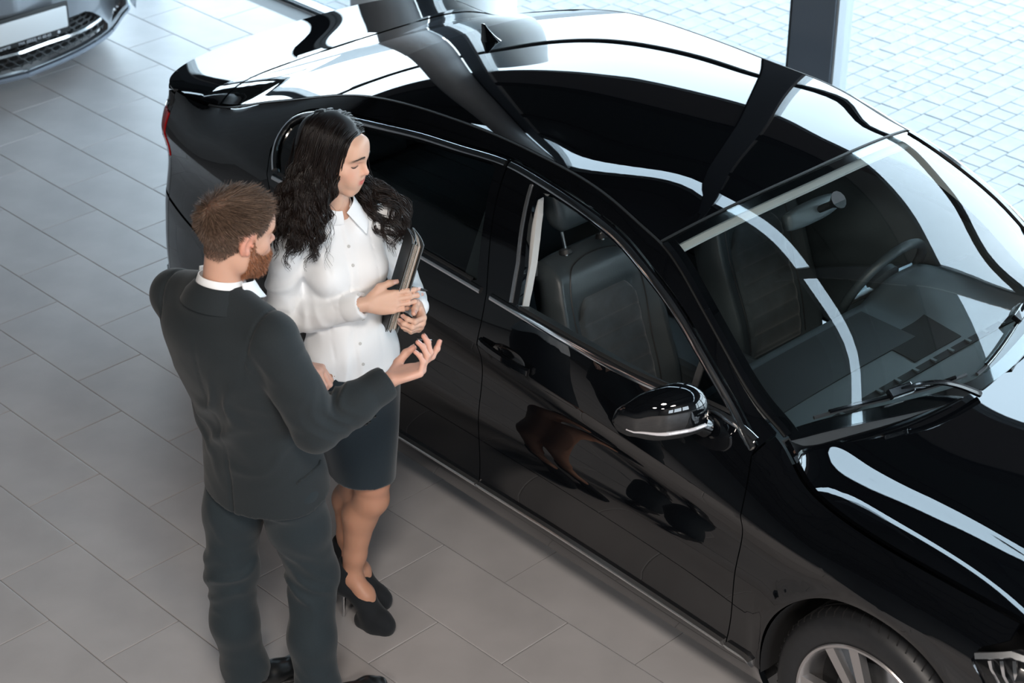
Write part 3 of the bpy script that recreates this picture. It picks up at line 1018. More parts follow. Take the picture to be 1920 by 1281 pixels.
# bumper side return: rear part of the body side below the quarter panel
def bump_side(mir):
    panel('rear_bumper_side', np.vstack([[(-3.55, .645), (-3.55, .20), (-3.16, .20)], arch(AXR, ARCH_R, 196, 149)[1:], [(-3.16, .615), (-3.3, .627)]]), sideS, M_PAINT, tail, step=.035, mirror=mir)
both(bump_side)
strip('bumper_trim', np.stack([np.linspace(.03, 1.97, 60), np.full(60, .30)], 1), rearS, [(-.008, -.002), (-.006, .008), (.006, .008), (.008, -.002)], M_CHROME, tail, flip=True)
MB().box((-3.83, -.26, .70), (-3.81, .26, .81), .004).build('licence_plate', M_CLEARLENS, trunk)

# ---- nose
nose = panel('front_bumper', np.vstack([dens(np.array([(0.0, .20), (2.0, .20)]), .04, False), dens(np.array([(2.0, .60), (0.0, .60)]), .04, False)]), frontS, M_PAINT, CAR, step=.04,
             holes=[np.array([(.45, .26), (1.55, .26), (1.50, .44), (.50, .44)])])
def nose_side(mir):
    panel('front_bumper_side', np.vstack([arch(AXF, ARCH_R, 29, -20)[:], [(.40, .20), (.50, .20), (.50, .60), (.39, .60)]]), sideS, M_PAINT, nose, step=.03, mirror=mir)
    # headlamp: housing, lens and two light bars
    hl = np.array([(.335, .757), (.40, .665), (.50, .615), (.50, .80), (.42, .80)])
    h = panel('headlight', hl, lambda a, b: sideS(a, b) + np.array([0, .05, 0]), M_RIMB, CAR, step=.03, depth=0, mirror=mir)
    panel('headlight_lens', hl, sideS, M_LENS, h, step=.03, depth=0, mirror=mir)
    for k in range(3):
        q = dens(np.array([(.365 + .03 * k, .755 + .012 * k), (.43 + .03 * k, .655 + .004 * k)]), .02, False)
        strip('light_bar', q, lambda a, b: sideS(a, b) + np.array([0, .03, 0]), [(-.006, -.004), (-.005, .006), (.005, .006), (.006, -.004)], M_CHROME, h, mirror=mir)
    strip('headlight_bezel', dens(np.array([(.335, .768), (.42, .805), (.50, .806)]), .02, False), sideS, [(-.010, -.004), (-.008, .004), (.008, .004), (.010, -.004)], M_SILVER, h, mirror=mir)
both(nose_side)
for a, b in ((0.0, .42), (1.58, 2.0)):
    h = panel('headlight_front', np.array([(a, .63), (b, .62), (b, .745), (a, .78)]), lambda s, z: frontS(s, z) - np.array([.05, 0, 0]), M_RIMB, CAR, step=.03, depth=0)
    panel('headlight_lens', np.array([(a, .612), (b, .605), (b, .755), (a, .79)]), frontS, M_LENS, h, step=.03, depth=0)
gr = panel('grille', np.array([(.43, .615), (1.57, .615), (1.57, .745), (.43, .745)]), lambda s, z: frontS(s, z) - np.array([.02, 0, 0]), M_RIMB, CAR, step=.03, depth=0)
for z in (.635, .665, .695, .725):
    strip('grille_bar', np.stack([np.linspace(.44, 1.56, 30), np.full(30, z)], 1), frontS, [(-.006, -.01), (-.005, .004), (.005, .004), (.006, -.01)], M_CHROME, gr)
panel('intake_mesh', np.array([(.45, .26), (1.55, .26), (1.50, .44), (.50, .44)]), lambda s, z: frontS(s, z) - np.array([.03, 0, 0]), M_RUBBER, nose, step=.05, depth=0)

# ---- wheels
def make_wheel():
    w = empty('wheel', (0, 0, 0), 0, CAR)
    R = .334
    prof = [(.243, -.100), (.262, -.108), (.290, -.112), (.312, -.106), (.326, -.092), (R - .002, -.078), (R, -.04), (R, .04), (R - .002, .078), (.326, .092), (.312, .106), (.290, .112), (.262, .108), (.243, .100)]
    MB().lathe(prof, 96).build('tire', M_TYRE, w, True, 50)
    g = MB()
    for i in range(64):
        a = 2 * math.pi * i / 64
        for s in (-1, 1):
            pts = [((R + .0006) * math.cos(a + q * .05), (R + .0006) * math.sin(a + q * .05), s * (.045 + q * .045)) for q in np.linspace(0, 1, 5)]
            pts[-1] = ((R - .008) * math.cos(a + .055), (R - .008) * math.sin(a + .055), s * .094)
            g.tube(pts, .0022, 4)
    for zc_ in (-.03, 0, .03):
        t = np.linspace(0, 2 * math.pi, 64, endpoint=False)
        g.tube(np.stack([(R + .0004) * np.cos(t), (R + .0004) * np.sin(t), np.full(64, zc_)], 1), .003, 4, closed=True)
    g.build('tread_groove', M_INNER, w)
    MB().lathe([(.236, -.095), (.243, -.098), (.246, -.104), (.243, -.108), (.236, -.108), (.228, -.098), (.224, -.06), (.220, .08)], 96).build('rim_lip', M_RIMS, w, True, 40)
    MB().lathe([(.0, -.01), (.226, -.01)], 48).build('brake_backing', M_INNER, w)
    MB().lathe([(.0, -.03), (.155, -.03), (.155, -.018), (0, -.018)], 48).build('brake_disc', M_SILVER, w)
    for i in range(5):
        for s in (-1, 1):
            a = 2 * math.pi * i / 5 + .30
            b = MB()
            r0, r1 = .045, .234
            a1 = a + s * .20
            p0 = np.array([r0 * math.cos(a + s * .35), r0 * math.sin(a + s * .35)]); p1 = np.array([r1 * math.cos(a1), r1 * math.sin(a1)])
            d = (p1 - p0) / np.linalg.norm(p1 - p0); n = np.array([-d[1], d[0]])
            w0, w1 = .014, .017
            rings = []
            for q in np.linspace(0, 1, 6):
                c = p0 + (p1 - p0) * q; ww = w0 + (w1 - w0) * q
                zf = -.088 - .014 * q
                rings.append([(*(c - n * ww), zf + .028), (*(c - n * ww), zf), (*(c + n * ww), zf), (*(c + n * ww), zf + .028)])
            V, F = loft(rings, True, True)
            b.add(V, F)
            sp = b.build('spoke', M_RIMS, w)
        # dark web between the pair
        a = 2 * math.pi * i / 5 + .30
        V = [(.06 * math.cos(a - .2), .06 * math.sin(a - .2), -.075), (.06 * math.cos(a + .2), .06 * math.sin(a + .2), -.075), (.232 * math.cos(a + .16), .232 * math.sin(a + .16), -.075), (.232 * math.cos(a - .16), .232 * math.sin(a - .16), -.075)]
        b = MB(); b.add(V + [(x, y, -.045) for x, y, z in V], [(0, 1, 2, 3), (7, 6, 5, 4), (0, 4, 5, 1), (1, 5, 6, 2), (2, 6, 7, 3), (3, 7, 4, 0)])
        b.build('spoke_web', M_RIMB, w)
    MB().lathe([(0, -.098), (.030, -.098), (.034, -.094), (.060, -.085), (.062, -.04), (0, -.04)], 40).build('hub_cap', M_RIMS, w, True, 30)
    return w
def copy_tree(o, parent):
    c = o.copy(); COL.objects.link(c); c.parent = parent
    for ch in list(o.children): copy_tree(ch, c)
    return c
wheel0 = make_wheel()
# axle along y: local -z is the outer face
for i, (x, s) in enumerate(((AXF, -1), (AXR, -1), (AXF, 1), (AXR, 1))):
    w = wheel0 if i == 0 else copy_tree(wheel0, CAR)
    w.location = (x, s * .795, WZ)
    w.rotation_euler = (math.radians(-90 if s < 0 else 90), math.radians(10 + 37 * i), 0)
    w.rotation_mode = 'XYZ'

# ---- mirrors
def superell(n, e):
    t = np.linspace(0, 2 * np.pi, n, endpoint=False)
    c, s = np.cos(t), np.sin(t)
    return np.sign(c) * np.abs(c) ** e, np.sign(s) * np.abs(s) ** e
def make_mirror(mir):
    root = empty('side_mirror', (0, 0, 0), 0, CAR)
    sg = -1 if not mir else 1
    # stations outward along y: (y, x centre, z centre, half x, half z)
    st = [(.872, -.690, 1.055, .030, .050), (.885, -.692, 1.060, .052, .068), (.910, -.700, 1.068, .070, .080), (.950, -.712, 1.072, .078, .083), (1.000, -.732, 1.070, .076, .079),
          (1.045, -.760, 1.062, .066, .066), (1.075, -.785, 1.054, .050, .048), (1.092, -.806, 1.048, .028, .026), (1.097, -.815, 1.046, .006, .006)]
    S = np.array(st); t = np.linspace(.872, 1.097, 26)
    fs = [spl(S[:, 0], S[:, k]) for k in range(1, 5)]
    cx, cz = superell(40, .82)
    up = []; lo = []
    for y in t:
        x0, z0, hx, hz = [float(f(y)) for f in fs]
        up.append([(x0 + cx[i] * hx * (1.0 if cx[i] > 0 else .55), sg * y, z0 + cz[i] * hz) for i in range(40)])
    V, F = loft(up, True, True)
    cen = V[np.array([f[:4] for f in F])].mean(1)
    zc_ = np.array([float(fs[1](abs(c[1]))) - .42 * float(fs[3](abs(c[1]))) for c in cen])
    low = cen[:, 2] < zc_
    for nm, sel, mm in (('mirror_cap', ~low, M_PAINT), ('mirror_base_shell', low, M_RUBBER)):
        ff = [F[i] for i in range(len(F)) if sel[i]]
        used = sorted({i for f in ff for i in f}); mp = {v: k for k, v in enumerate(used)}
        o = mk(nm, V[used], [tuple(mp[i] for i in f) for f in ff], mm, root, True)
        bm = bmesh.new(); bm.from_mesh(o.data); bmesh.ops.recalc_face_normals(bm, faces=bm.faces[:])
        bm.to_mesh(o.data); bm.free()
        # make sure normals point outwards
        c0 = np.array([-.73, sg * .97, 1.068])
        pl = o.data.polygons[len(o.data.polygons) // 2]
        if (np.array(pl.center) - c0) @ np.array(pl.normal) < 0: o.data.flip_normals()
    # indicator strip along the lower front edge
    ind = []
    for y in np.linspace(.905, 1.090, 24):
        x0, z0, hx, hz = [float(f(y)) for f in fs]
        ang = -.42
        ind.append((x0 + hx * abs(math.cos(math.asin(.42))) ** .82 * 1.02 + .001, sg * y, z0 - .40 * hz))
    b = MB(); b.tube(ind, np.array([.006] * 16 + [.0055, .005, .0045, .004, .0035, .003, .0025, .002]), 8)
    b.build('indicator_lens', M_CLEARLENS, root, True)
    # foot
    b = MB()
    b.tube([(-.68, sg * .85, .985), (-.685, sg * .872, 1.0), (-.69, sg * .895, 1.012)], np.array([.034, .032, .03]), 14)
    b.build('mirror_foot', M_GLOSSB, root, True)
    # mirror glass faces rearwards
    g = []
    for i in range(32):
        a = 2 * math.pi * i / 32
        g.append((-.752 - .012 * math.cos(a), sg * (.975 + .075 * math.cos(a)), 1.068 + .058 * math.sin(a)))
    mk('mirror_glass', g, [tuple(range(32))], M_CHROME, root, False)
both(make_mirror)

# ---- aerial fin
zr = lambda x: float(topz(x, 0.0))
fin = []
for q in np.linspace(0, 1, 14):
    # stations from the base up
    h = .066 * q
    xf_ = -2.475 - .098 * q ** .75; xbk = -2.590 - .004 * q
    hw = .026 * (1 - q) ** 1.6 + .004
    fin.append([(xf_ + (xbk - xf_) * (0.5 - 0.5 * math.cos(t)), hw * math.sin(t), zr((xf_ + xbk) / 2) - .006 + (zr(xf_ + (xbk - xf_) * (0.5 - 0.5 * math.cos(t))) - zr((xf_ + xbk) / 2)) * (1 - q) + h) for t in np.linspace(0, 2 * math.pi, 28, endpoint=False)])
V, F = loft(fin, True, True)
mk('antenna_fin', V, F, M_GLOSSB, CAR, True)

# ---- wipers
def wiper(y0, y1, xo, name='wiper'):
    root = empty(name, (0, 0, 0), 0, CAR)
    ys = np.linspace(y0, y1, 24)
    xs = WSB(ys) - .035 - xo * (ys - y0) / (y1 - y0)
    bl_ = np.stack([xs, ys, topz(xs, ys) + .014], 1)
    MB().tube(bl_, .006, 6).build('wiper_blade', M_RUBBER, root, True)
    bl2 = bl_.copy(); bl2[:, 2] += .007
    MB().tube(bl2[2:-2], .0065, 6).build('blade_spoiler', M_GLOSSB, root, True)
    m_ = len(ys) // 2
    py = y0 + (y1 - y0) * .98
    px = WSB(py) + .02
    arm = curve([(px, py, float(topz(WSB(py), py)) + .012), (xs[m_ + 5] + .02, ys[m_ + 5], bl_[m_ + 5, 2] + .026), (xs[m_], ys[m_], bl_[m_, 2] + .022)], 16)
    MB().tube(arm, np.linspace(.011, .007, 16), 8).build('wiper_arm', M_GLOSSB, root, True)
    c = Vector(bl_[m_]) + Vector((0, 0, .016))
    MB().box((-.016, -.045, -.009), (.016, .045, .011), .004, Matrix.Translation(c) @ Matrix.Rotation(math.atan2(-(xs[m_ + 1] - xs[m_]), ys[m_ + 1] - ys[m_]), 4, 'Z') @ Matrix.Rotation(.5, 4, 'Y')).build('wiper_clip', M_GLOSSB, root)
wiper(-.63, -.06, .01)
wiper(-.02, .58, .06)
# ================================================================== cabin of the sedan
def rbox_rings(stations, n=36, e=.35):
    """stations: (centre, half_a, half_b, axis_a, axis_b)"""
    cx, cy = superell(n, e)
    out = []
    for c, ha, hb, A, B_ in stations:
        c = np.array(c, float); A = np.array(A, float); B_ = np.array(B_, float)
        out.append([c + A * ha * cx[i] + B_ * hb * cy[i] for i in range(n)])
    return out
def add_loft(name, rings, m, parent, angle=180):
    V, F = loft(rings, True, True)
    o = mk(name, V, F, m, parent, True)
    bm = bmesh.new(); bm.from_mesh(o.data); bmesh.ops.recalc_face_normals(bm, faces=bm.faces[:]); bm.to_mesh(o.data); bm.free()
    if angle < 180: sharp(o, angle)
    return o

def make_seat(yc):
    s = empty('front_seat', (0, yc, 0), 0, CAR)
    lean = math.radians(18)
    up = np.array([-math.sin(lean), 0, math.cos(lean)]); fw = np.array([math.cos(lean), 0, math.sin(lean)])
    base = np.array([-1.475, 0, .40])
    Y = np.array([0, 1., 0])
    # backrest as a shaped shell: columns over height and width
    H = .66
    nu, nv = 40, 44
    def front(h, w):           # h 0..1 up, w -1..1 across
        hw = .255 - .045 * np.clip((h - .60) / .4, 0, 1) ** 1.5 - .015 * (1 - h)
        y = w * hw
        d = .075 + .055 * np.clip((np.abs(w) - .60) / .40, 0, 1) ** 1.2 * (1 - .75 * np.clip((h - .55) / .45, 0, 1))   # side bolsters
        d = d + .018 * np.exp(-((h - .25) / .2) ** 2)
        ins = (np.abs(w) < .56) & (h < .77)
        d = d - .010 * np.clip((.60 - np.abs(w)) / .05, 0, 1) * np.clip((.79 - h) / .04, 0, 1)
        d = d - .085 * np.clip((h - .88) / .12, 0, 1) ** 2.2 - .12 * np.clip((np.abs(w) - .86) / .14, 0, 1) ** 2
        return y, d
    hh = np.linspace(0, 1, nu); ww = np.linspace(-1, 1, nv)
    V = []
    for h in hh:
        for w in ww:
            y, d = front(h, w)
            V.append(base + up * (h * H) + Y * y + fw * d)
    for h in hh:
        for w in ww:
            y, d = front(h, w)
            V.append(base + up * (h * H) + Y * y * .97 - fw * (.055 - .02 * h - .035 * abs(w) ** 4))
    F = []
    nvv = nu * nv
    for i in range(nu - 1):
        for j in range(nv - 1):
            a = i * nv + j
            F.append((a, a + 1, a + nv + 1, a + nv)); F.append((nvv + a, nvv + a + nv, nvv + a + nv + 1, nvv + a + 1))
    for i in range(nu - 1):
        for j in (0, nv - 1):
            a = i * nv + j
            q = (a, a + nv, nvv + a + nv, nvv + a)
            F.append(q if j == 0 else q[::-1])
    for j in range(nv - 1):
        for i in (0, nu - 1):
            a = i * nv + j
            q = (a, nvv + a, nvv + a + 1, a + 1)
            F.append(q if i == 0 else q[::-1])
    bk = mk('backrest', V, F, M_LEATHER, s, True)
    bm = bmesh.new(); bm.from_mesh(bk.data); bmesh.ops.recalc_face_normals(bm, faces=bm.faces[:]); bm.to_mesh(bk.data); bm.free()
    # ribbed suede insert
    V = []; nu2, nv2 = 90, 30
    for h in np.linspace(.03, .765, nu2):
        for w in np.linspace(-.56, .56, nv2):
            y, d = front(h, w)
            cr = 0
            k = (h - .03) / .10
            rib = .011 * abs(math.sin(math.pi * (h - .06) / .095)) ** .4 if h < .63 else .011
            ed = min((.56 - abs(w)) / .05, (.765 - h) / .03, (h - .03) / .03, 1)
            cut = max(0, (abs(w) - .36) / .2) ** 2 * max(0, (h - .66) / .1) * .10
            hq = h - cut
            V.append(base + up * (hq * H) + Y * y + fw * (d + (rib + .006) * max(0, ed) ** .5))
    F = [(i * nv2 + j, i * nv2 + j + 1, (i + 1) * nv2 + j + 1, (i + 1) * nv2 + j) for i in range(nu2 - 1) for j in range(nv2 - 1)]
    mk('backrest_insert', V, F, M_SUEDE, bk, True)
    # piping lines
    pts = []
    for w, h in [(-.62, .05), (-.63, .45), (-.68, .74), (-.66, .86), (-.42, .945), (0, .96), (.42, .945), (.66, .86), (.68, .74), (.63, .45), (.62, .05)]: pts.append((w, h))
    pc = curve(pts, 70)
    P = []
    for w, h in pc:
        y, d = front(h, w); P.append(base + up * (h * H) + Y * y + fw * (d + .001))
    MB().tube(P, .0028, 5).build('seam', M_RUBBER, bk, True)
    # cushion
    st = []
    for q in np.linspace(0, 1, 14):
        c = base + np.array([.03 + .50 * q, 0, -.055 + .07 * q])
        st.append((c, .245 + .01 * q, .075 - .035 * max(0, (q - .85) / .15) ** 2, Y, np.array([0, 0, 1.])))
    add_loft('cushion', rbox_rings(st, 40, .4), M_LEATHER, s)
    # head restraint on two posts
    top = base + up * H
    for sy in (-.085, .085):
        b = MB()
        p0 = top + Y * sy - up * .02 + fw * .012
        b.tube([p0, p0 + up * .09], .0065, 10)
        b.build('headrest_post', M_CHROME, s, True)
        b = MB(); b.tube([p0 + up * .016, p0 + up * .030], np.array([.024, .020]), 16)
        b.build('post_guide', M_RUBBER, s, True)
    st = []
    for q in np.linspace(0, 1, 12):
        hw = .125 * (1 - abs(2 * q - 1) ** 4 * .25); hd = .045 * (1 - abs(2 * q - 1) ** 3 * .6)
        st.append((top + up * (.075 + .17 * q) + fw * .02, hw, hd, Y, fw))
    add_loft('headrest', rbox_rings(st, 32, .5), M_LEATHER, s)
    # frame
    MB().box((-1.5, -.2, .24), (-1.0, .2, .32), .02).build('seat_base', M_FLOORC, s)
    return s
for y in (-.375, .375): make_seat(y)

# rear bench
st = []
for q in np.linspace(0, 1, 10):
    st.append((np.array([-2.45 - .22 * q, 0, .45 + .55 * q]), .66 - .06 * q, .07 * (1 - .3 * q), np.array([0, 1., 0]), np.array([1., 0, .35])))
rb = add_loft('rear_bench', rbox_rings(st, 40, .3), M_LEATHER, CAR)
st = [(np.array([-2.42 + .5 * q, 0, .40]), .66, .08, np.array([0, 1., 0]), np.array([0, 0, 1.])) for q in np.linspace(0, 1, 6)]
add_loft('bench_cushion', rbox_rings(st, 40, .3), M_LEATHER, rb)
for y in (-.4, .4):
    st = [(np.array([-2.72 - .02 * q, y, 1.0 + .14 * q]), .12, .045, np.array([0, 1., 0]), np.array([1., 0, .2])) for q in np.linspace(0, 1, 5)]
    add_loft('headrest', rbox_rings(st, 28, .5), M_LEATHER, rb)
MB().box((-3.35, -.62, 1.00), (-2.70, .62, 1.03), .01).build('parcel_shelf', M_FLOORC, CAR)
MB().box((-2.9, -.80, .24), (-.35, .80, .27)).build('cabin_floor', M_FLOORC, CAR)
MB().box((-.62, -.82, .24), (-.58, .82, .90)).build('firewall', M_FLOORC, CAR)
MB().box((-1.75, -.12, .27), (-.75, .12, .56), .03).build('centre_console', M_DASH, CAR)

# headliner and pillar linings
lo_ = topo(RGT(.612), HDR(.60) + .0, RGT, HDR, .03)
panel('headliner', lo_, lambda x, y: topS(x, y) - np.array([0, 0, .035]), M_HEADL, CAR, step=.08, depth=.012, gap=.01)
hd = np.vstack([strip_y(lambda y: HDR(y) + .043, -.562, .562), strip_y(lambda y: HDR(y) - .06, .58, -.58)])
panel('header_lining', hd, lambda x, y: topS(x, y) - np.array([0, 0, .026]), M_HEADL, CAR, step=.04, depth=.012, gap=0)
def cabin_side(mir):
    inn = lambda d: (lambda a, b: sideS(a, b) + np.array([0, d, 0]))
    panel('b_pillar_lining', np.array([(-1.76, 1.03), (-1.482, 1.03), (-1.496, 1.09), (-1.518, 1.16), (-1.548, 1.225), (-1.583, 1.285), (-1.615, 1.322), (-1.66, 1.345), (-1.80, 1.36)]), inn(.045), M_HEADL, CAR, step=.04, depth=.03, gap=0, mirror=mir)
    panel('door_lining', np.array([(-2.6, .35), (-.62, .35), (-.58, .955), (-1.0, 1.0), (-1.6, 1.03), (-2.7, 1.05)]), inn(.075), M_DASH, CAR, step=.06, depth=0, gap=0, mirror=mir)
    L = np.stack([np.linspace(-.62, -2.7, 50), zb(np.linspace(-.62, -2.7, 50)) - .012], 1)
    strip('door_capping', L, inn(.04), [(-.012, -.04), (-.012, .02), (.010, .02), (.016, 0), (.012, -.04)], M_RUBBER, CAR, mirror=mir)
    # A pillar lining behind the windscreen edge
    xs = np.linspace(-1.10, -.56, 40)
    rings = []
    for x in xs:
        y0 = -float(yE(x)); z0 = float(zE(x))
        rings.append([(x, y0 + .022, z0 - .016), (x - .01, y0 + .060, float(topz(x, y0 + .060)) - .020), (x - .05, y0 + .05, z0 - .07), (x - .05, y0 + .01, z0 - .06)])
    rings = [[(p[0], -p[1] if mir else p[1], p[2]) for p in r] for r in rings]
    add_loft('a_pillar_lining', rings, M_HEADL, CAR, 40)
both(cabin_side)

# dashboard
def dashz(x, y):
    hump = .055 * np.exp(-((y - .37) / .15) ** 4) * np.clip((-.60 - x) / .18, 0, 1) * np.clip((x + 1.0) / .04, 0, 1)
    return .925 - .10 * np.clip((x + .62) / .3, -1, 1) ** 2 * (x > -.62) - .03 * (np.abs(y) / .75) ** 3 + hump - .10 * np.clip((-.88 - x) / .08, 0, 1) ** 2
dp = np.vstack([strip_y(lambda y: -.955 + .03 * (y / .7) ** 2, .74, -.74), strip_y(lambda y: WSB(y) - .03, -.70, .70)])
db_ = panel('dashboard', dp, lambda x, y: np.stack([x, y, dashz(x, y)], 1), M_DASH, CAR, step=.035, depth=0, gap=0)
panel('dash_pad', np.array([(-.86, -.70), (-.64, -.68), (-.64, .10), (-.86, .10)]), lambda x, y: np.stack([x, y, dashz(x, y) + .004], 1), M_RUBBER, db_, step=.04, depth=.006, gap=0)
panel('speaker_cover', np.array([(-.70, -.02), (-.55, -.02), (-.55, .22), (-.70, .22)]), lambda x, y: np.stack([x, y, dashz(x, y) + .003], 1), M_FLOORC, db_, step=.04, depth=.004, gap=0)
vt = np.stack([np.full(40, -.520), np.linspace(-.62, .62, 40)], 1)
strip('defrost_vent', vt, lambda x, y: np.stack([x, y, dashz(x, y)], 1), [(-.012, -.002), (-.012, .004), (.012, .004), (.012, -.002)], M_INNER, db_)
for k in range(14):
    y = -.60 + k * .09
    MB().box((-.531, y, float(dashz(-.52, y)) + .003), (-.509, y + .012, float(dashz(-.52, y)) + .009)).build('vent_fin', M_DASH, db_)
# dash face
fr_ = []
for y in np.linspace(-.74, .74, 40):
    x0 = -.955 + .03 * (y / .7) ** 2
    z0 = float(dashz(x0, y))
    fr_.append([(x0, y, z0), (x0 - .012, y, z0 - .03), (x0 - .005, y, z0 - .10), (x0 + .04, y, z0 - .22), (x0 + .18, y, z0 - .36)])
V, F = loft(fr_, closed_ring=False)
mk('dash_face', V, F, M_DASH, db_, True)
MB().box((-.975, -.72, .795), (-.945, .72, .812), .004).build('dash_trim', M_SILVER, db_)
# steering wheel
sw = empty('steering_wheel', (-.985, .37, .88), 0, CAR)
sw.rotation_euler = (0, math.radians(-66), 0)
t = np.linspace(0, 2 * math.pi, 64, endpoint=False)
MB().tube(np.stack([.185 * np.cos(t), .185 * np.sin(t), 0 * t], 1), .0165, 12, closed=True).build('wheel_rim', M_LEATHER, sw, True)
b = MB(); b.lathe([(0, -.02), (.06, -.018), (.078, -.002), (.074, .02), (0, .03)], 32); b.build('hub', M_DASH, sw, True, 50)
for a in (90, 270, 180):
    aa = math.radians(a)
    MB().tube([(.06 * math.cos(aa), .06 * math.sin(aa), .0), (.178 * math.cos(aa), .178 * math.sin(aa), .0)], np.array([.022, .016]), 8).build('spoke', M_SILVER, sw, True)
# interior mirror
rv = empty('interior_mirror', (-1.01, -.02, 1.275), 0, CAR)
st = [(np.array([0, y, 0]), .022 * (1 - .3 * abs(y / .12) ** 3), .034 * (1 - .3 * abs(y / .12) ** 3), np.array([1., 0, .25]), np.array([-.25, 0, 1.])) for y in np.linspace(-.12, .12, 12)]
add_loft('mirror_shell', rbox_rings(st, 28, .6), M_DASH, rv)
MB().tube([(.02, .02, .01), (.06, .03, .04), (.085, .03, .065)], np.array([.012, .012, .03]), 12).build('mirror_stem', M_RUBBER, rv, True)
# ================================================================== figures: smooth blended volumes turned into meshes
class Vol:
    def __init__(self, lo, hi, h):
        self.lo = np.array(lo, float); self.h = h
        self.n = np.ceil((np.array(hi, float) - self.lo) / h).astype(int) + 1
        self.D = np.full(self.n, 1.0, np.float32)
        self.ax = [self.lo[i] + h * np.arange(self.n[i]) for i in range(3)]
    def box(self, lo, hi):
        a = np.clip(np.floor((np.array(lo) - self.lo) / self.h).astype(int), 0, self.n)
        b = np.clip(np.ceil((np.array(hi) - self.lo) / self.h).astype(int) + 1, 0, self.n)
        return tuple(slice(a[i], b[i]) for i in range(3))
    def grid(self, sl):
        return np.meshgrid(self.ax[0][sl[0]], self.ax[1][sl[1]], self.ax[2][sl[2]], indexing='ij')
    def put(self, fn, lo, hi, k=.01, op='add'):
        m = k + 3 * self.h
        sl = self.box(np.array(lo) - m, np.array(hi) + m)
        if any(s.stop <= s.start for s in sl): return self
        X, Y, Z = self.grid(sl)
        d = fn(X, Y, Z).astype(np.float32)
        a = self.D[sl]
        if op == 'add':
            if k > 0:
                q = np.maximum(k - np.abs(a - d), 0) / k
                self.D[sl] = np.minimum(a, d) - q * q * k * .25
            else: self.D[sl] = np.minimum(a, d)
        elif op == 'sub':
            d = -d
            if k > 0:
                q = np.maximum(k - np.abs(a - d), 0) / k
                self.D[sl] = np.maximum(a, d) + q * q * k * .25
            else: self.D[sl] = np.maximum(a, d)
        elif op == 'and':
            self.D[sl] = np.maximum(a, d)
        return self
    def cone(self, p, q, r0, r1, k=.01, op='add'):
        p = np.array(p, float); q = np.array(q, float)
        ba = q - p; L = ba @ ba + 1e-12
        def f(X, Y, Z):
            dx, dy, dz = X - p[0], Y - p[1], Z - p[2]
            t = np.clip((dx * ba[0] + dy * ba[1] + dz * ba[2]) / L, 0, 1)
            return np.sqrt((dx - t * ba[0]) ** 2 + (dy - t * ba[1]) ** 2 + (dz - t * ba[2]) ** 2) - (r0 + (r1 - r0) * t)
        R = max(r0, r1)
        return self.put(f, np.minimum(p, q) - R, np.maximum(p, q) + R, k, op)
    def chain(self, pts, rs, k=.01, op='add'):
        for i in range(len(pts) - 1): self.cone(pts[i], pts[i + 1], rs[i], rs[i + 1], k, op)
        return self
    def ell(self, c, r, M=None, k=.01, op='add'):
        c = np.array(c, float); r = np.array(r, float)
        M = np.eye(3) if M is None else np.array(M, float)     # columns: axes
        def f(X, Y, Z):
            d = np.stack([X - c[0], Y - c[1], Z - c[2]], -1) @ M
            e = d / r
            k0 = np.sqrt((e * e).sum(-1)) + 1e-9
            k1 = np.sqrt(((e / r) ** 2).sum(-1)) + 1e-9
            return k0 * (k0 - 1) / k1
        R = np.abs(M) @ r
        return self.put(f, c - R, c + R, k, op)
    def column(self, zs, cx, cy, rx, ry, k=.01, p=2.0, rot=0.0, op='add', zlo=None, zhi=None):
        """upright body of changing oval section"""
        fx, fy, fa, fb = spl(zs, cx), spl(zs, cy), spl(zs, rx), spl(zs, ry)
        z0, z1 = min(zs) if zlo is None else zlo, max(zs) if zhi is None else zhi
        c, s = math.cos(rot), math.sin(rot)
        def f(X, Y, Z):
            z = Z[0, 0, :]
            dx = X - fx(z); dy = Y - fy(z)
            u = c * dx + s * dy; v = -s * dx + c * dy
            a = np.maximum(fa(z), .004); b = np.maximum(fb(z), .004)
            q = ((np.abs(u) / a) ** p + (np.abs(v) / b) ** p) ** (1 / p)
            d = (q - 1) * np.minimum(a, b)
            return np.maximum(d, np.maximum(z0 - Z, Z - z1))
        zz = np.linspace(z0, z1, 30); R = max(np.max(fa(zz)), np.max(fb(zz)))
        lo = (np.min(fx(zz)) - R, np.min(fy(zz)) - R, z0); hi = (np.max(fx(zz)) + R, np.max(fy(zz)) + R, z1)
        return self.put(f, lo, hi, k, op)
    def displace(self, fn, lo=None, hi=None):
        sl = self.box(self.lo if lo is None else lo, (self.lo + self.h * self.n) if hi is None else hi)
        X, Y, Z = self.grid(sl)
        near = np.abs(self.D[sl]) < .05
        d = np.zeros_like(X)
        d[near] = fn(X[near], Y[near], Z[near])
        self.D[sl] += d.astype(np.float32)
        return self
    def blur(self, it=1):
        for _ in range(it):
            for a in range(3):
                D = self.D
                self.D = (np.roll(D, 1, a) + 2 * D + np.roll(D, -1, a)) * .25
        return self
    def mesh(self, smooth=1):
        D = self.D
        n = D.shape
        S = D < 0
        c = np.zeros(tuple(i - 1 for i in n), np.uint8)
        for dx in (0, 1):
            for dy in (0, 1):
                for dz in (0, 1):
                    c += S[dx:n[0] - 1 + dx, dy:n[1] - 1 + dy, dz:n[2] - 1 + dz]
        act = (c > 0) & (c < 8)
        I = np.argwhere(act)
        idx = np.full(c.shape, -1, np.int64)
        idx[act] = np.arange(len(I))
        acc = np.zeros((len(I), 3)); cnt = np.zeros(len(I))
        corners = [(0, 0, 0), (1, 0, 0), (0, 1, 0), (1, 1, 0), (0, 0, 1), (1, 0, 1), (0, 1, 1), (1, 1, 1)]
        vals = [D[I[:, 0] + q[0], I[:, 1] + q[1], I[:, 2] + q[2]].astype(float) for q in corners]
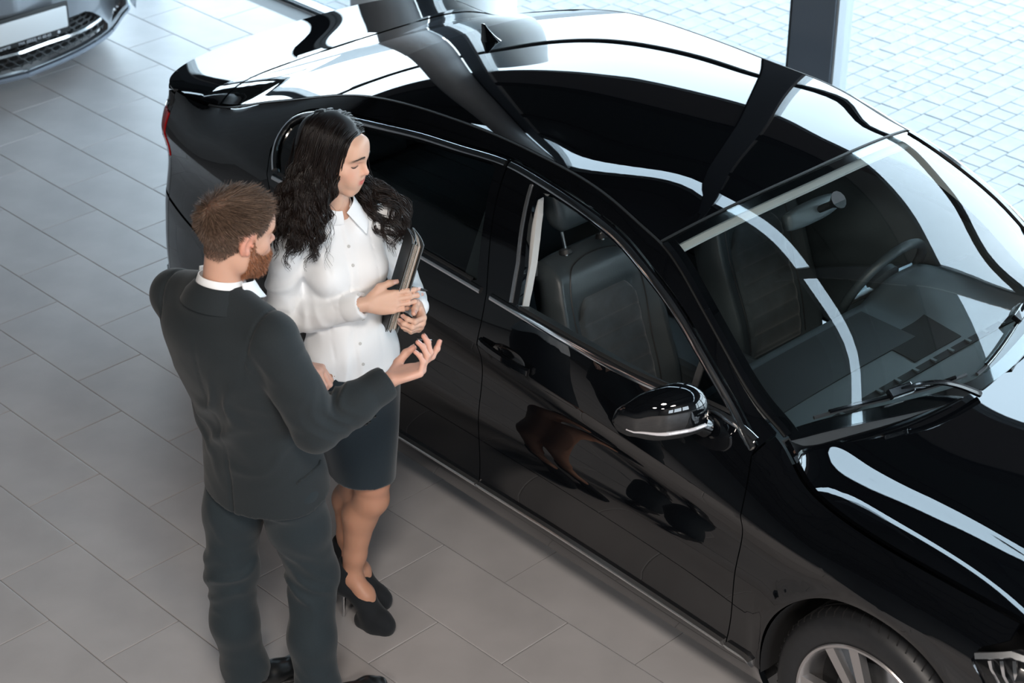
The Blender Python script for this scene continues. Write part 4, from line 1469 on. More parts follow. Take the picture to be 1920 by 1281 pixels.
        for a, b in ((0, 1), (2, 3), (4, 5), (6, 7), (0, 2), (1, 3), (4, 6), (5, 7), (0, 4), (1, 5), (2, 6), (3, 7)):
            va, vb = vals[a], vals[b]
            m = (va < 0) != (vb < 0)
            t = np.where(m, va / np.where(m, va - vb, 1), 0)
            pa = np.array(corners[a], float); pb = np.array(corners[b], float)
            acc += m[:, None] * (pa + t[:, None] * (pb - pa)); cnt += m
        V = self.lo + self.h * (I + acc / cnt[:, None])
        F = []
        for ax in range(3):
            o1, o2 = [(1, 2), (2, 0), (0, 1)][ax]
            sl0 = [slice(None)] * 3; sl1 = [slice(None)] * 3
            sl0[ax] = slice(0, n[ax] - 1); sl1[ax] = slice(1, n[ax])
            for o in (o1, o2):
                sl0[o] = slice(1, n[o] - 1); sl1[o] = slice(1, n[o] - 1)
            a = S[tuple(sl0)]; b = S[tuple(sl1)]
            for flip, m in ((False, a & ~b), (True, ~a & b)):
                E = np.argwhere(m)
                if not len(E): continue
                base = E.copy(); base[:, o1] += 1; base[:, o2] += 1
                q = []
                for d1, d2 in ((-1, -1), (0, -1), (0, 0), (-1, 0)):
                    t = base.copy(); t[:, o1] += d1; t[:, o2] += d2
                    q.append(idx[t[:, 0], t[:, 1], t[:, 2]])
                Q = np.stack(q, 1)
                if flip: Q = Q[:, ::-1]
                F.append(Q)
        F = np.vstack(F)
        F = F[(F >= 0).all(1)]
        V = relax(V, F, smooth)
        return V, F

def relax(V, F, it=1, w=.5):
    if it <= 0: return V
    E = np.vstack([F[:, [i, (i + 1) % F.shape[1]]] for i in range(F.shape[1])])
    E = np.vstack([E, E[:, ::-1]])
    deg = np.bincount(E[:, 0], minlength=len(V)).astype(float)
    for k in range(it):
        for lam in (w, -w * 1.04):
            S = np.stack([np.bincount(E[:, 0], weights=V[E[:, 1], j], minlength=len(V)) for j in range(3)], 1)
            V = V + lam * (S / np.maximum(deg, 1)[:, None] - V)
    return V

def vnormals(V, F):
    n = np.cross(V[F[:, 2]] - V[F[:, 0]], V[F[:, 3 if F.shape[1] > 3 else 1]] - V[F[:, 1 if F.shape[1] > 3 else 0]])
    N = np.zeros_like(V)
    for j in range(F.shape[1]): np.add.at(N, F[:, j], n)
    return N / (np.linalg.norm(N, axis=1)[:, None] + 1e-12)

_NT = np.random.RandomState(3).rand(32, 32, 32).astype(np.float32)
def vnoise(x, y, z):
    def w(a): i = np.floor(a).astype(int); f = a - i; return i & 31, (i + 1) & 31, f * f * (3 - 2 * f)
    x0, x1, fx = w(x); y0, y1, fy = w(y); z0, z1, fz = w(z)
    c = lambda a, b, d: _NT[a, b, d]
    r = ((c(x0, y0, z0) * (1 - fx) + c(x1, y0, z0) * fx) * (1 - fy) + (c(x0, y1, z0) * (1 - fx) + c(x1, y1, z0) * fx) * fy) * (1 - fz) + \
        ((c(x0, y0, z1) * (1 - fx) + c(x1, y0, z1) * fx) * (1 - fy) + (c(x0, y1, z1) * (1 - fx) + c(x1, y1, z1) * fx) * fy) * fz
    return r * 2 - 1

def rotm(yaw=0, pitch=0, roll=0):
    """columns are the axes of a head or hand frame: x right, y forward, z up (degrees)"""
    a, b, c = map(math.radians, (yaw, pitch, roll))
    Rz = np.array([[math.cos(a), -math.sin(a), 0], [math.sin(a), math.cos(a), 0], [0, 0, 1]])
    Rx = np.array([[1, 0, 0], [0, math.cos(b), -math.sin(b)], [0, math.sin(b), math.cos(b)]])
    Ry = np.array([[math.cos(c), 0, math.sin(c)], [0, 1, 0], [-math.sin(c), 0, math.cos(c)]])
    return Rz @ Rx @ Ry

def sm(x, a, b):
    t = np.clip((x - a) / (b - a), 0, 1)
    return t * t * (3 - 2 * t)

def head_volume(c, M, neck_to, female=False, h=.0032, neck_r=(.055, .060), s=1.0):
    """a head with brow, sockets, nose, lips, chin and ears; c centre, M axes (columns)"""
    c = np.array(c, float)
    V = Vol(c - .19, c + .16, h)
    T = lambda p: c + M @ (np.array(p, float) * s)
    E = lambda p, r, k=.012, op='add', R=None: V.ell(T(p), np.array(r) * s, M if R is None else M @ R, k, op)
    C = lambda p, q, a, b, k=.010, op='add': V.cone(T(p), T(q), a * s, b * s, k, op)
    V.cone(T((0, -.028, -.055)), neck_to, neck_r[0], neck_r[1], .03)
    E((0, -.014, .030), (.075, .098, .086), .01)
    E((0, .012, -.010), (.070, .078, .080), .03)
    fw = .052 if female else .057
    E((0, .030, -.048), (fw, .058, .070), .03)
    C((-.014, .074, -.099), (.014, .074, -.099), .017 if female else .021, .017 if female else .021, .03)
    for sx in (-1, 1):
        E((sx * (.046 if female else .050), .010, -.068), (.016, .026, .026), .03)      # jaw angle
        E((sx * .046, .056, -.022), (.021, .018, .018), .022)                          # cheek bone
        E((sx * .030, .076, -.050), (.018, .016, .022), .02)                           # cheek
        C((sx * .010, .089, .021), (sx * .044, .071, .023), .010 if female else .012, .009, .016)   # brow
        E((sx * .031, .096, .002), (.018, .016, .0115), .012, 'sub')                    # socket
        E((sx * .0315, .0735, .001), (.0145, .0128, .0120), .004)                       # lid over the eye
    E((0, .078, .045), (.045, .018, .032), .03)                                        # forehead
    L = .108 if female else .113
    C((0, .089, .016), (0, L, -.024), .0065, .0085, .012)                               # nose ridge
    E((0, L + .001, -.027), (.0095, .0095, .0085), .006)
    for sx in (-1, 1):
        E((sx * .0105, L - .012, -.030), (.0075, .010, .0070), .006)
        E((sx * .006, L - .008, -.0375), (.0035, .005, .003), .003, 'sub')
    E((0, .087, -.062), (.030, .014, .026), .02)
    lw = .021
    lw = .0235 if female else .021
    cz = -.0535 if female else -.0565
    V.chain([T((-lw, .086, cz)), T((-.006, .0985, -.0535)), T((0, .0985, -.0545)), T((.006, .0985, -.0535)), T((lw, .086, cz))], [.0025 * s, .0050 * s, .0046 * s, .0050 * s, .0025 * s], .004)
    V.chain([T((-lw + .003, .087, cz - .0035)), T((0, .0975, -.0650)), T((lw - .003, .087, cz - .0035))], [.0025 * s, .0066 * s, .0025 * s], .004)
    V.chain([T((-lw + .001, .0930, cz - .0012)), T((0, .1050, -.0592)), T((lw - .001, .0930, cz - .0012))], [.0012 * s, .0014 * s, .0012 * s], .002, 'sub')
    for sx in (-1, 1):                                                                # ears
        Re = rotm(sx * 20, 0, 0) @ rotm(0, -12, 0)
        E((sx * .0775, -.012, -.006), (.0075, .0185, .0320), .006, 'add', Re)
        E((sx * .0755, -.016, -.004), (.010, .014, .024), .01, 'add', Re)
        E((sx * .0880, -.006, -.002), (.0105, .0110, .0190), .003, 'sub', Re)
        E((sx * .0830, .006, -.006), (.004, .004, .006), .003, 'add', Re)
        E((sx * .0790, -.004, -.029), (.0065, .009, .009), .005, 'add', Re)
    return V

def to_head(V, c, M, s=1.0):
    return ((V - np.array(c)) @ M) / s

FING = {'index': (.024, .090, (.044, .026, .021), .0090), 'middle': (.004, .094, (.048, .030, .022), .0092), 'ring': (-.016, .089, (.044, .028, .021), .0086), 'pinky': (-.034, .079, (.034, .021, .018), .0076)}
def hand_volume(w, M, side, curls, thumb, h=.0024, s=1.0, wrist_back=.07, spread=0.0):
    """w wrist; M columns: x towards the thumb side, y along the fingers, z out of the back of the hand.
    curls: per finger (knuckle, middle, end) bend towards the palm; thumb: three direction vectors."""
    w = np.array(w, float)
    V = Vol(w - .16 * s, w + .23 * s, h)
    T = lambda p: w + M @ (np.array(p, float) * s)
    V.cone(T((0, -wrist_back, 0)), T((0, .0, 0)), .026 * s, .024 * s, .01)
    tips = {}
    nails = []
    V.ell(T((-.003, .050, -.003)), np.array((.040, .052, .0135)) * s, M, .012)
    for f, (x0, y0, L, r) in FING.items():
        k = T((x0, y0, 0))
        V.cone(T((x0 * .45, .006, -.001)), k, .0135 * s, (r + .0025) * s, .010)
        a = 0.0; p = np.array([x0, y0, 0.0])
        sp = spread * (x0 - .0) / .03
        pts = [p]; 
        for l, b in zip(L, curls[f]):
            a += math.radians(b)
            d = np.array([math.sin(sp) * math.cos(a), math.cos(sp) * math.cos(a), -math.sin(a)])
            p = p + d * l
            pts.append(p)
        rr = [r * 1.05, r * .98, r * .90, r * .76]
        V.chain([T(q) for q in pts], [q * s for q in rr], .003)
        for q, e in zip(pts[1:3], rr[1:3]): V.ell(T(q), np.array((1, 1, 1)) * e * 1.05 * s, None, .004)
        nrm = np.array([0, math.sin(a), math.cos(a)])
        nails.append((T(p - d * .004 + nrm * r * .62), M @ d, M @ nrm, r * .70 * s))
        tips[f] = T(p)
    p = np.array([.018, .012, -.008]); pts = [p]
    for l, d in zip((.046, .034, .026), thumb):
        d = np.array(d, float); d /= np.linalg.norm(d)
        p = p + d * l; pts.append(p)
    V.chain([T(q) for q in pts], [.0150 * s, .0125 * s, .0105 * s, .0085 * s], .008)
    tips['thumb'] = T(p)
    nn = np.cross(d, np.array([0, 1., 0])); nn = nn / (np.linalg.norm(nn) + 1e-9)
    nails.append((T(p - d * .005) + M @ (np.array(thumb[3]) if len(thumb) > 3 else nn) * .0072 * s, M @ d, M @ (np.array(thumb[3]) if len(thumb) > 3 else nn), .0075 * s))
    # web of the thumb
    V.ell(T((.020, .040, -.008)), np.array((.018, .030, .010)) * s, M, .014)
    return V, tips, nails

def nail_mesh(nails):
    b = MB()
    for c, d, n, r in nails:
        d = d / np.linalg.norm(d); n = n - d * (n @ d); n = n / (np.linalg.norm(n) + 1e-9); x = np.cross(d, n)
        V = []; F = []
        for i in range(6):
            for j in range(5):
                u = -1 + 2 * j / 4; v = -1 + 2.6 * i / 5
                V.append(c + x * u * r * .85 + d * v * r * .9 + n * (r * .42 * (1 - .75 * u * u) - .0006 * max(0, v)))
        for i in range(5):
            for j in range(4): F.append((i * 5 + j, i * 5 + j + 1, i * 5 + j + 6, i * 5 + j + 5))
        b.add(V, F)
    return b

def join(parts):
    """[(V, F), ...] into one vertex and face list"""
    Vs = []; Fs = []; b = 0
    for V, F in parts:
        Vs.append(np.asarray(V)); Fs += [tuple(int(i) + b for i in f) for f in F]; b += len(V)
    return np.vstack(Vs), Fs

def hair_strands(roots, dirs, length, r, seg=4, curl=0.0, droop=0.0, jit=.3, nside=3, taper=.25):
    """short hairs as thin tapered prisms"""
    n = len(roots)
    P = np.asarray(roots, float); d = np.asarray(dirs, float)
    d = d + RNG.randn(n, 3) * jit * .3
    d /= np.linalg.norm(d, axis=1)[:, None]
    L = np.broadcast_to(np.asarray(length, float), (n,)) * RNG.uniform(.75, 1.2, n)
    rr = np.broadcast_to(np.asarray(r, float), (n,))
    ref = RNG.randn(n, 3)
    A = np.cross(d, ref); A /= np.linalg.norm(A, axis=1)[:, None]
    B_ = np.cross(d, A)
    V = np.zeros((n, seg + 1, nside, 3))
    p = P.copy(); cur = d.copy()
    for i in range(seg + 1):
        t = i / seg
        rad = rr * (1 - (1 - taper) * t)
        for j in range(nside):
            a = 2 * math.pi * j / nside
            V[:, i, j] = p + (A * math.cos(a) + B_ * math.sin(a)) * rad[:, None]
        cur = cur + np.array([0, 0, -droop])[None] / seg + A * curl / seg
        cur /= np.linalg.norm(cur, axis=1)[:, None]
        p = p + cur * (L / seg)[:, None]
    base = (np.arange(n) * (seg + 1) * nside)[:, None]
    F = []
    for i in range(seg):
        for j in range(nside):
            q = np.array([i * nside + j, i * nside + (j + 1) % nside, (i + 1) * nside + (j + 1) % nside, (i + 1) * nside + j])
            F.append(base + q[None])
    return V.reshape(-1, 3), np.vstack(F)

M_SKIN = mat('skin', (.6, .36, .26), .45, spec=.4, sss=.12, vcol=True, bump=(260, .12, .0006))
M_NAIL = mat('finger_nail', (.66, .42, .36), .22, spec=.5, coat=.4)
M_HAIRB = mat('brown_hair', (.085, .048, .030), .42, spec=.4, vcol=True)
M_HAIRD = mat('near_black_hair', (.008, .006, .006), .45, spec=.5, noise=(30, .35))
M_HAIRL = mat('dark_brown_hair', (.012, .009, .008), .38, spec=.35, vcol=True)
M_SUIT = mat('charcoal_suit_cloth', (.0062, .0112, .0142), .85, sheen=.10, noise=(420, .22), bump=(600, .25, .0006))
M_TROUS = mat('charcoal_trouser_cloth', (.0066, .0145, .0195), .85, sheen=.10, noise=(420, .22), bump=(600, .25, .0006))
M_SHIRT = mat('white_cotton', (.88, .90, .92), .75, sheen=.15, bump=(500, .15, .0005))
M_SKIRT = mat('navy_skirt_cloth', (.0040, .0138, .0220), .82, sheen=.25, noise=(300, .15), bump=(500, .2, .0005))
M_SHOE = mat('black_leather_shoe', (.008, .009, .010), .30, spec=.5)
M_SUEDESHOE = mat('black_suede_shoe', (.0035, .0055, .008), .9, sheen=.06)
M_STEEL = mat('polished_steel', (.7, .71, .72), .12, metal=1.0)
M_GOLD = mat('gold_ring', (.75, .55, .30), .2, metal=1.0)
# ================================================================== the man
def outward(V, F):
    F = np.asarray(F)
    t = F[:, :3]
    v = np.einsum('ij,ij->i', V[t[:, 0]], np.cross(V[t[:, 1]], V[t[:, 2]])).sum()
    return F if v > 0 else F[:, ::-1]
def vol_obj(name, vol, m, parent, smooth=2, tint=None):
    V, F = vol.mesh(smooth)
    F = outward(V - V.mean(0), F)
    o = mk(name, V, F, m, parent, True)
    if tint is not None: set_tint(o, tint(V))
    return o, V, F
def fold(amp, dirv, freq, seed=0.0, warp=.6):
    """cloth wrinkles running across a direction"""
    d = np.array(dirv, float); d /= np.linalg.norm(d)
    def f(X, Y, Z):
        n = vnoise(X * 9 + seed, Y * 9 + seed * 1.7, Z * 9)
        ph = (X * d[0] + Y * d[1] + Z * d[2]) * freq + n * warp * 6
        return amp * (np.sin(ph) * .5 + .5) ** 2 * (.5 + .5 * vnoise(X * 5 + 9 + seed, Y * 5, Z * 5 + seed))
    return f
def ball(c, r):
    c = np.array(c)
    return lambda X, Y, Z: np.exp(-((X - c[0]) ** 2 + (Y - c[1]) ** 2 + (Z - c[2]) ** 2) / (r * r))

MAN = empty('person', (2.94, -1.0, 0), math.radians(8))
tag(MAN, 'bearded man in a charcoal suit, seen from behind, gesturing towards the black sedan', 'person')

# joints
m_head = np.array((.022, .028, 1.672)); m_HM = rotm(-17, -13, 2) 
m_neck = np.array((-.010, -.016, 1.475))
mRs, mRe, mRw = np.array((.185, -.018, 1.415)), np.array((.275, .030, 1.135)), np.array((.352, .245, 1.215))
mLs, mLe, mLw = np.array((-.205, -.008, 1.415)), np.array((-.205, .135, 1.160)), np.array((-.045, .265, 1.115))
mRh, mRk, mRa = np.array((.105, .085, .90)), np.array((.118, .150, .50)), np.array((.165, .095, .09))
mLh, mLk, mLa = np.array((-.085, .080, .90)), np.array((-.095, .020, .50)), np.array((-.100, .045, .09))

# ---- body: head and neck, hands, and the trunk and limbs under the clothes
hv = head_volume(m_head, m_HM, m_neck, False, neck_r=(.051, .056))
hV, hF = hv.mesh(2); hF = outward(hV - hV.mean(0), hF)
def skin_tint(V, base, warm, lips, c, M, brow, female):
    q = to_head(V, c, M)
    x, y, z = np.abs(q[:, 0]), q[:, 1], q[:, 2]
    col = np.tile(np.array(base, float), (len(V), 1))
    def mix(mask, c2): 
        nonlocal col
        col = col * (1 - mask[:, None]) + np.array(c2, float) * mask[:, None]
    cheek = np.exp(-(((x - .045) / .022) ** 2 + ((z + .025) / .022) ** 2)) * sm(y, .02, .06)
    mix(.40 * cheek, warm)
    mix(.45 * np.exp(-((x / .016) ** 2 + ((z + .028) / .014) ** 2)) * sm(y, .09, .105), warm)
    mix(.6 * sm(x, .072, .080) * (y < .02) * (np.abs(z) < .05), warm)          # ears
    lip = np.exp(-((x / .021) ** 4 + ((z + .0585 - (6.0 if female else 0) * x * x) / .0088) ** 4)) * sm(y, .082, .092)
    mix(.85 * lip, lips)
    bz = .026 - 2.0 * np.clip(x - .034, 0, 1) ** 1.0 * .28 - .10 * np.clip(.022 - x, 0, 1)
    br = np.exp(-((z - bz) / .0045) ** 2) * sm(x, .011, .016) * (1 - sm(x, .046, .056)) * sm(y, .05, .06)
    mix(.85 * br, brow)
    lash = np.exp(-((z + .0035 - .10 * np.clip(x - .031, -.02, .02) ** 2 * 60) / .0021) ** 2) * np.exp(-((x - .0315) / .0135) ** 6) * sm(y, .065, .072)
    mix((.9 if female else .7) * lash, brow)
    lid = np.exp(-((z - .005) / .008) ** 2) * np.exp(-((x - .0315) / .016) ** 4) * sm(y, .06, .07)
    mix(.25 * lid, warm)
    return col, q
tn, q = skin_tint(hV, (.63, .365, .265), (.63, .24, .17), (.46, .18, .14), m_head, m_HM, (.10, .055, .035), False)
ax_, y_, z_ = np.abs(q[:, 0]), q[:, 1], q[:, 2]
# clipped hair fading at the sides, stubble under the beard
hl = np.interp(y_, [-.12, -.06, -.02, .02, .05, .07, .09], [-.075, -.070, -.02, .012, .030, .060, .072])
scalp = sm(z_ - hl, -.012, .022) * (1 - sm(y_, .085, .095) * (z_ < .065)) * (ax_ < .083)
ear_zone = (ax_ > .073) & (y_ > -.04) & (y_ < .02) & (z_ < .03) & (z_ > -.05)
scalp = scalp * ~ear_zone
tn = tn * (1 - .88 * scalp[:, None]) + np.array((.075, .045, .032)) * .88 * scalp[:, None]
bl_top = np.interp(y_, [-.01, .01, .03, .06, .085, .12], [.02, .015, -.030, -.046, -.040, -.040])
beard = sm(bl_top - z_, -.004, .010) * sm(y_, .000, .018) * (1 - sm(-z_, .112, .125))
mouth = np.exp(-((ax_ / .021) ** 4 + ((z_ + .0590) / .0105) ** 4)) * sm(y_, .082, .090)
beard = beard * (1 - mouth)
tn = tn * (1 - .60 * beard[:, None]) + np.array((.22, .085, .040)) * .60 * beard[:, None]
parts = [(hV, hF)]; tints = [tn]

def hand_frame(fing, back):
    y = np.array(fing, float); y /= np.linalg.norm(y)
    z = np.array(back, float); z -= y * (z @ y); z /= np.linalg.norm(z)
    return np.stack([np.cross(y, z), y, z], 1)
NA = []
# right hand, palm up, fingers curling up, key between thumb and forefinger
fa = (mRw - mRe) / np.linalg.norm(mRw - mRe)
RM = hand_frame((.55, .80, .22), (.35, .12, -.92))            # x towards the thumb
if True:
    # the right thumb lies on the x side when the back of the hand faces z
    pass
rw_h = mRw + fa * .012
curls = {'index': (18, 22, 14), 'middle': (46, 38, 22), 'ring': (54, 42, 24), 'pinky': (58, 40, 24)}
RMh = RM.copy(); RMh[:, 0] *= 1
det = np.linalg.det(RMh)
hv2, r_tips, nl = hand_volume(rw_h, RMh, 1, curls, [(.75, .62, -.25), (.15, .92, -.55), (-.10, .95, -.30), (.35, 0, -.9)], s=1.02)
a, b = hv2.mesh(2); b = outward(a - a.mean(0), b)
parts.append((a, b)); NA += nl
def hand_tint(V, tips):
    c = np.tile(np.array((.68, .40, .31)), (len(V), 1))
    for t in tips.values():
        m = np.exp(-((V - t) ** 2).sum(1) / .016 ** 2)[:, None] * .5
        c = c * (1 - m) + np.array((.62, .25, .19)) * m
    return c
tints.append(hand_tint(a, r_tips))
# left hand, loosely closed before the waist
LM = hand_frame((.80, .45, -.10), (.10, .35, .93))
LM[:, 0] *= -1                                              # mirror: thumb on the other side
curls = {'index': (48, 62, 35), 'middle': (55, 68, 38), 'ring': (60, 70, 40), 'pinky': (62, 70, 40)}
hv3, l_tips, nl = hand_volume(mLw, LM, -1, curls, [(.70, .68, -.2), (.15, .85, -.5), (-.55, .75, -.35), (.3, .1, .9)], s=1.02)
a, b = hv3.mesh(2); b = outward(a - a.mean(0), b)
parts.append((a, b)); tints.append(hand_tint(a, l_tips)); NA += nl
core = Vol((-.36, -.22, .03), (.45, .45, 1.56), .011)
core.column([.86, 1.0, 1.12, 1.3, 1.42], [.01, .01, .0, -.01, -.012], [.085, .07, .045, 0, -.015], [.15, .145, .145, .165, .15], [.105, .10, .095, .10, .08], .03)
core.cone((-.012, -.02, 1.40), m_neck + np.array((0, .01, .03)), .075, .056, .04)
for s_, e_, w_ in ((mRs, mRe, mRw), (mLs, mLe, mLw)):
    core.chain([s_, e_, w_], [.050, .040, .026], .02)
for hp, kn, an in ((mRh, mRk, mRa), (mLh, mLk, mLa)):
    core.chain([hp, kn, an], [.075, .052, .038], .02)
    core.cone(an + np.array((0, -.02, -.03)), an + np.array((.04, .12, -.055)), .030, .022, .02)
a, b = core.mesh(1); b = outward(a - a.mean(0), b)
parts.append((a, b)); tints.append(np.tile(np.array((.56, .31, .22)), (len(a), 1)))
V, F = join(parts)
body = mk('body', V, F, M_SKIN, MAN, True)
set_tint(body, np.vstack(tints))
nail_mesh(NA).build('finger_nails', M_NAIL, MAN, True, 60)

# ---- hair, longer on top and swept forward, and beard
HN = vnormals(hV, hF)
def pick(mask, n):
    i = np.nonzero(mask)[0]
    return RNG.choice(i, n, replace=True)
def strand_obj(name, roots, nrm, dirs, L, r, base, var, parent, seg=4, droop=0.0, jit=.5):
    Vs, Fs = hair_strands(roots + nrm * .0005, dirs, L, r, seg, 0, droop, jit)
    o = mk(name, Vs, Fs, M_HAIRB, parent, True)
    n = len(roots); per = len(Vs) // n
    col = np.repeat(np.array(base)[None] * (1 + var * RNG.randn(n, 1).clip(-1.5, 2)), per, 0)
    set_tint(o, np.clip(col, .004, 1))
    return o
jitter = lambda n, s_: RNG.randn(n, 3) * s_
crown = np.array((.004, -.070, .092))
top_m = sm(z_ - hl, .028, .045) * (ax_ < .076) > .5
i = pick(top_m, 5200)
P = hV[i] + jitter(len(i), .0015); N = HN[i]; ql = q[i]
fl_ = ql - crown; fl_[:, 2] *= .3
fl_[:, 1] += .03
fl_ /= np.linalg.norm(fl_, axis=1)[:, None] + 1e-9
fl_w = fl_ @ m_HM.T
Lh = np.interp(ql[:, 2], [.0, .05, .11], [.012, .028, .044])
strand_obj('hair', P, N, N * .24 + fl_w * 1.0 + jitter(len(i), .07), Lh, .0011, (.135, .088, .063), .38, MAN, 4, .10)
side_m = (scalp > .35) & ~top_m
i = pick(side_m, 3600)
ql = q[i]
strand_obj('clipped_hair', hV[i] + jitter(len(i), .0012), HN[i], HN[i] * .45 + np.array((0, 0, -1.0)) + jitter(len(i), .15), np.interp(ql[:, 2], [-.07, 0, .05], [.003, .006, .012]), .0007, (.115, .072, .052), .35, MAN, 2)
i = pick(beard > .45, 3800)
dn = (np.array([0, .25, -1.0]) @ m_HM.T)
strand_obj('beard', hV[i] + jitter(len(i), .001), HN[i], HN[i] * .65 + dn * .9 + jitter(len(i), .2), np.interp(q[i][:, 2], [-.12, -.08, -.03], [.015, .012, .006]), .0008, (.29, .115, .052), .45, MAN, 3)
eb = np.exp(-((z_ - (.026 - .56 * np.clip(ax_ - .034, 0, 1))) / .004) ** 2) * (ax_ > .012) * (ax_ < .052) * (y_ > .055)
i = pick(eb > .5, 420)
strand_obj('eyebrows', hV[i], HN[i], HN[i] * .35 + np.sign(q[i][:, :1]) * (np.array([1., -.3, .1]) @ m_HM.T)[None], .006, .0006, (.10, .055, .035), .2, MAN, 2)

# ---- trousers
tv = Vol((-.32, -.16, .02), (.38, .34, 1.04), .0075)
tv.column([.80, .88, .96, 1.03], [.012, .012, .01, .008], [.083, .083, .075, .065], [.155, .172, .165, .155], [.115, .128, .120, .112], .03, p=2.3)
for hp, kn, an, sx in ((mRh, mRk, mRa, 1), (mLh, mLk, mLa, -1)):
    mid = hp * .5 + kn * .5 + np.array((0, -.008, 0))
    calf = kn * .5 + an * .5 + np.array((0, -.018, 0))
    tv.chain([hp + np.array((0, 0, -.06)), mid, kn, calf, an + np.array((0, .0, .02)), an + np.array((0, .005, -.035))], [.100, .086, .073, .069, .064, .067], .035)
    zc_ = an[2] - .040
    tv.displace(lambda X, Y, Z, kn=kn: -.8 * fold(.032, (.95 * np.sign(kn[0]), .35, 1), 95, kn[0] * 10, 1.1)(X, Y, Z) * ball(kn + np.array((0, -.05, .01)), .12)(X, Y, Z))
    tv.displace(lambda X, Y, Z, an=an: -.8 * fold(.020, (.5, .45, 1), 85, an[0] * 20 + 3, 1.0)(X, Y, Z) * ball(an + np.array((0, 0, .05)), .09)(X, Y, Z))
tv.displace(lambda X, Y, Z: -.7 * fold(.026, (.8, -.2, .7), 50, 5)(X, Y, Z) * ball((.02, -.02, .76), .13)(X, Y, Z) - .004 * vnoise(X * 7, Y * 7, Z * 5))
tv.put(lambda X, Y, Z: .058 + .010 * (Y < .05) - Z, (-.32, -.16, .02), (.38, .34, .2), 0, 'and')
vol_obj('trousers', tv, M_TROUS, MAN, 2)

# ---- jacket
jv = Vol((-.34, -.22, .74), (.46, .36, 1.54), .0056)
zs = [.76, .80, .90, 1.00, 1.10, 1.22, 1.33, 1.42, 1.475]
jv.column(zs, [.012, .012, .012, .010, .004, -.004, -.010, -.012, -.012], [.088, .088, .083, .068, .042, .006, -.014, -.022, -.02], [.202, .199, .190, .178, .173, .186, .198, .182, .10],
          [.156, .154, .146, .132, .120, .124, .126, .110, .07], .02, p=2.25)
jv.cone((.010, -.022, 1.478), mRs + np.array((-.016, 0, .006)), .052, .062, .04)
jv.cone((-.035, -.022, 1.478), mLs + np.array((.016, 0, .006)), .052, .062, .04)
jv.ell((-.012, -.035, 1.470), (.095, .070, .062), None, .03)
jv.cone((-.045, -.020, 1.492), mLs + np.array((.030, 0, .024)), .046, .046, .04)
jv.cone((.045, -.022, 1.488), mRs + np.array((-.030, 0, .020)), .042, .044, .04)
jv.chain([mRs, mRs * .5 + mRe * .5 + np.array((.004, -.006, 0)), mRe, mRe * .45 + mRw * .55, mRw - fa * .02, mRw + fa * .012], [.073, .066, .061, .055, .047, .044], .018)
fl2 = (mLw - mLe) / np.linalg.norm(mLw - mLe)
jv.chain([mLs, mLs * .5 + mLe * .5, mLe, mLe * .45 + mLw * .55, mLw - fl2 * .02], [.073, .066, .061, .055, .046], .018)
# armhole seam, wrinkles
jv.displace(lambda X, Y, Z: -.95 * fold(.022, (.45, .85, .20), 150, 2.0, 1.5)(X, Y, Z) * ball(mRe + np.array((.0, .055, .035)), .085)(X, Y, Z))
jv.displace(lambda X, Y, Z: -.8 * fold(.026, (.7, .3, 1), 80, 4.0, .9)(X, Y, Z) * ball(mRs * .45 + mRe * .55, .12)(X, Y, Z))
jv.displace(lambda X, Y, Z: -.8 * fold(.034, (-.85, .3, 1), 58, 8.0, .9)(X, Y, Z) * ball((.06, -.09, 1.12), .15)(X, Y, Z))
jv.displace(lambda X, Y, Z: -.7 * fold(.030, (.7, .1, 1), 60, 6.0, .9)(X, Y, Z) * ball((-.12, -.06, 1.06), .14)(X, Y, Z) - .0045 * vnoise(X * 8 + 3, Y * 8, Z * 5))
# centre back seam and vent, armhole seam
jv.displace(lambda X, Y, Z: .0045 * np.exp(-((X - .012 - .02 * (1.1 - Z)) / .0045) ** 2) * (Y < .05) * sm(1.44 - Z, 0, .03) * np.where(Z < .98, 1.9, .55))
def armhole(s_, tilt):
    c = s_ + np.array((-.035 * np.sign(s_[0]), 0, .0))
    n = np.array((np.sign(s_[0]) * .93, .10, -.20 + tilt)); n /= np.linalg.norm(n)
    return lambda X, Y, Z: .0075 * np.exp(-(((X - c[0]) * n[0] + (Y - c[1]) * n[1] + (Z - c[2]) * n[2]) / .0050) ** 2) * ball(s_, .115)(X, Y, Z) * 1.3
jv.displace(armhole(mRs, 0)); jv.displace(armhole(mLs, 0))
# cuts: hem, neck opening, cuff, front opening
jv.put(lambda X, Y, Z: .795 + .022 * sm(Y, .05, .2) + .010 * sm(np.abs(X - .012), 0, .15) - Z, (-.34, -.22, .74), (.46, .36, .9), 0, 'and')
jv.cone((-.010, -.014, 1.47), (-.006, -.004, 1.62), .062, .070, .006, 'sub')
jv.put(lambda X, Y, Z: np.maximum(np.abs(X - .005) - np.clip((Z - 1.06) * .20, .0, .07), np.maximum(.06 - Y, 1.06 - Z)), (-.1, .03, 1.05), (.1, .25, 1.5), .004, 'sub')
cp = mRw + fa * .004
jv.put(lambda X, Y, Z: (X - cp[0]) * fa[0] + (Y - cp[1]) * fa[1] + (Z - cp[2]) * fa[2], mRw - .09, mRw + .09, 0, 'and')
jv.cone(cp - fa * .03, cp + fa * .03, .034, .036, .002, 'sub')
jk, jV, jF = vol_obj('jacket', jv, M_SUIT, MAN, 1)
